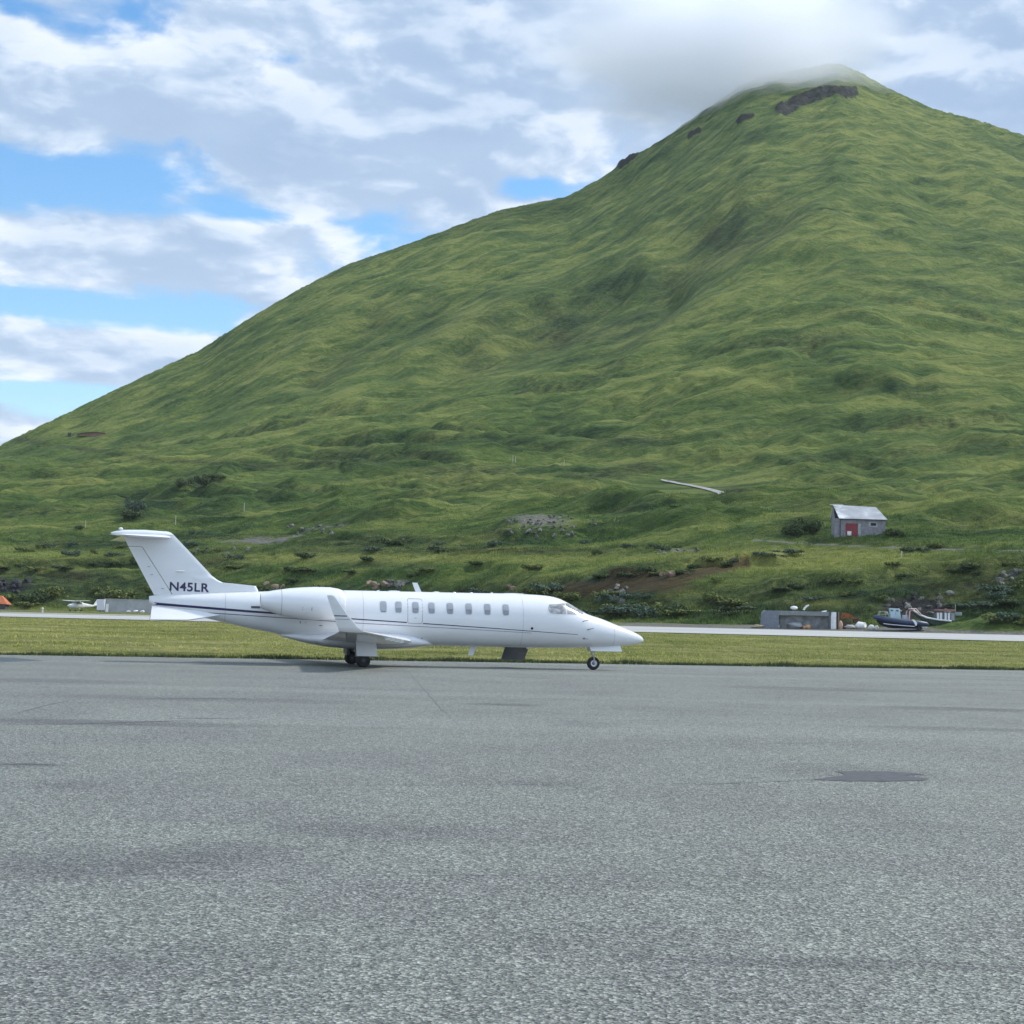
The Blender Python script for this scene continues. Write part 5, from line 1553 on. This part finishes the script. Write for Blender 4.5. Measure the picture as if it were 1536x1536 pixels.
GD = 'shrubs along the ditch line above the bank'
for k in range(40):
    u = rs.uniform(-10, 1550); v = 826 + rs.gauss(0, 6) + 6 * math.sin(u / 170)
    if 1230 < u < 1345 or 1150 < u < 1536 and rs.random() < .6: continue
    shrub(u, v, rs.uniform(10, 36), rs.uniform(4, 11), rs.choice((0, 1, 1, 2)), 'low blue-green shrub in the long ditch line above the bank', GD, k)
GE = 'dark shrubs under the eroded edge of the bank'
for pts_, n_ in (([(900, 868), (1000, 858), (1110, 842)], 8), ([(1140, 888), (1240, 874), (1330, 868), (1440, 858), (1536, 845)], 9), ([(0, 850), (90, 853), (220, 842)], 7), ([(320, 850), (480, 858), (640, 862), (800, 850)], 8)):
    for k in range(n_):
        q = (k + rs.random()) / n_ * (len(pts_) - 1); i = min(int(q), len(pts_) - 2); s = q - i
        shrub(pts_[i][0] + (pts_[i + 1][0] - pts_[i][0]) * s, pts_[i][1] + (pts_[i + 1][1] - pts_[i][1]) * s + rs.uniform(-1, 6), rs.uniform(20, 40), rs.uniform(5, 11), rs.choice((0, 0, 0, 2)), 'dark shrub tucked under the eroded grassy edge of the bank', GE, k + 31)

GF = 'low shrubs scattered over the bank and lower slope'
for k in range(14):
    u = rs.uniform(-10, 1550); v = rs.choice((rs.uniform(760, 820), rs.uniform(835, 905), rs.uniform(835, 905)))
    if 1225 < u < 1345 and v < 830 or 1140 < u < 1320 and v < 868 or 700 < u < 950 and v < 822: continue
    shrub(u, v, rs.uniform(10, 30), rs.uniform(4, 10), rs.choice((0, 1, 2, 2)), 'small low shrub growing in the rough grass of the lower slope', GF, k + 7)

# ------------------------------------------------------------------ grass: loose blades in tufts
def tufts(name, x, y, h, w, mat, nb, seed, lean=.5, masks={}):
    """bunches of thin bent blades, one mesh"""
    r_ = np.random.default_rng(seed); n = len(x)
    z = z_at(x, y) - .03
    X = np.repeat(x, nb); Y = np.repeat(y, nb); Zb = np.repeat(z, nb); Hh_ = np.repeat(h, nb) * r_.uniform(.5, 1.15, n * nb); Ww = np.repeat(w, nb)
    a = r_.uniform(0, 2 * np.pi, n * nb); off = r_.uniform(0, 1, n * nb) * Ww
    bx_ = X + np.cos(a) * off; by_ = Y + np.sin(a) * off
    bw = Ww * .16; th = r_.uniform(0, np.pi, n * nb); le = r_.uniform(.1, lean, n * nb) * Hh_; la = a + r_.normal(0, .7, n * nb)
    p0 = np.stack([bx_ - np.cos(th) * bw, by_ - np.sin(th) * bw, Zb], -1); p1 = np.stack([bx_ + np.cos(th) * bw, by_ + np.sin(th) * bw, Zb], -1)
    p2 = np.stack([bx_ + np.cos(la) * le, by_ + np.sin(la) * le, Zb + Hh_], -1)
    V = np.stack([p0, p1, p2], 1).reshape(-1, 3)
    o = np_mesh(name, V, np.arange(len(V)).reshape(-1, 3), mat, False)
    for nm, arr in masks.items():
        a_ = o.data.attributes.new(nm, 'FLOAT', 'POINT'); a_.data.foreach_set('value', np.repeat(arr, nb * 3).astype(np.float32))
    return tag(o, kind='stuff')


gs, t, b = material('verge_grass')
pos = t.geopos()
sc = t.ramp(t.add(t.mul(t.noise(pos, .11, 5, .6), .5), t.mul(t.noise(pos, 1.4, 5, .7), .5)), [(.38, (.15, .185, .046)), (.46, (.29, .305, .085)), (.54, (.38, .375, .125)), (.62, (.52, .47, .20))])
t.put(b.inputs['Base Color'], sc); b.inputs['Roughness'].default_value = .9; b.inputs['Specular IOR Level'].default_value = .2
n = 42000
tt_ = rng.uniform(-.33, .33, n); q = rng.uniform(0, 1, n)
de = EDGE_A / (1 - EDGE_B * tt_)
yy = de + .2 + (RW0 - 3 - de) * q ** 1.35; xx = tt_ * yy
keep = fbm(xx / 6, yy / 9, 3, 301) > -.22
xx, yy = xx[keep], yy[keep]
big = smooth01(fbm(xx / 10, yy / 10, 3, 311), -.1, .4)
tufts('verge_grass', xx, yy, .05 + .09 * big * rng.uniform(.3, 1, len(xx)) + .0004 * yy, .14 + .0012 * yy, gs, 5, 1)
ge, t, b = material('edge_weeds')
t.put(b.inputs['Base Color'], t.ramp(t.noise(t.geopos(), .8, 5, .7), [(.35, (.028, .050, .020)), (.55, (.070, .095, .032)), (.7, (.15, .15, .05))])); b.inputs['Roughness'].default_value = .9
n = 9000
x_ = rng.uniform(-24, 30, n); y_ = EDGE_A + EDGE_B * x_ + .15 + np.abs(rng.normal(0, .45, n))
tufts('edge_weeds', x_, y_, rng.uniform(.04, .16, n) * (1 + .7 * smooth01(fbm(x_ / 3, y_ * 0, 2, 5), 0, .4)), np.full(n, .13), ge, 5, 2)
gl, t, b = material('bank_grass')
pos = t.geopos()
c, _, _ = green(t, pos, t.attr('dark'), meadow_=t.attr('meadow'))
c = t.mix(1.0, c, (1.45, 1.42, 1.35), 'MULTIPLY')
t.put(b.inputs['Base Color'], c); b.inputs['Roughness'].default_value = .9; b.inputs['Specular IOR Level'].default_value = .2
n = 90000
tt_ = rng.uniform(-.33, .33, n); q = rng.uniform(0, 1, n) ** 1.25
fo = np.interp(tt_, tt_f, FOOT); yy = fo * (.992 + .75 * q); xx = tt_ * yy
ti = np.clip(((tt_ - T[0]) / (T[1] - T[0])).round().astype(int), 0, nT - 1); di = np.clip(np.searchsorted(Dv, yy), 0, nD - 1)
keep = (gravel[ti, di] < .3) & (rock[ti, di] < .4) & (soil[ti, di] < .5) & (fbm(xx / 8, yy / 8, 3, 401) > -.25 + .5 * smooth01(q, .3, 1.0))
xx, yy = xx[keep], yy[keep]
mk = {'dark': dark[ti, di][keep], 'meadow': meadow[ti, di][keep]}
tufts('tall_grass', xx, yy, rng.uniform(.25, .75, len(xx)) * (.6 + .8 * smooth01(fbm(xx / 9, yy / 9, 2, 411), -.2, .4)), np.full(len(xx), .5), gl, 5, 3, masks=mk)

# ------------------------------------------------------------------ cloud sitting on the summit
cm = bpy.data.materials.new('summit_cloud'); cm.use_nodes = True
t = NT(cm.node_tree); cm.node_tree.nodes.remove(cm.node_tree.nodes['Principled BSDF'])
out = cm.node_tree.nodes['Material Output']
vol = t.node('ShaderNodeVolumePrincipled')
vol.inputs['Color'].default_value = (.97, .98, 1, 1); vol.inputs['Anisotropy'].default_value = .2
oc = t.objco()
ln = t.node('ShaderNodeVectorMath', operation='LENGTH'); t.put(ln.inputs[0], oc)
nz = t.noise(t.vmap(oc, (1.3, 1.3, 1.6)), 1.6, 4, .55)
fall = t.sub(t.add(1.0, t.mul(t.sub(nz, .5), 1.1)), ln.outputs['Value'])
t.put(vol.inputs['Density'], t.math('MULTIPLY', t.mapr(fall, .0, .85, 0, 1, True), .038))
t.l.new(vol.outputs[0], out.inputs['Volume'])
g = MB(); g.ball((0, 0, 0), 1.0, 24, 14)
cl = g.build('summit_cloud', cm)
cl.location = at_dist(1070, 62, 1330); cl.scale = (165, 105, 76)
tag(cl, kind='stuff')

# ------------------------------------------------------------------ air
hm = bpy.data.materials.new('haze'); hm.use_nodes = True
t = NT(hm.node_tree); hm.node_tree.nodes.remove(hm.node_tree.nodes['Principled BSDF'])
vol = t.node('ShaderNodeVolumePrincipled')
vol.inputs['Color'].default_value = (.86, .93, 1, 1); vol.inputs['Density'].default_value = .00004
t.l.new(vol.outputs[0], hm.node_tree.nodes['Material Output'].inputs['Volume'])
g = MB(); g.box((0, 1800, 390), (4400, 4200, 800))
tag(g.build('haze', hm, None, 0), kind='stuff')
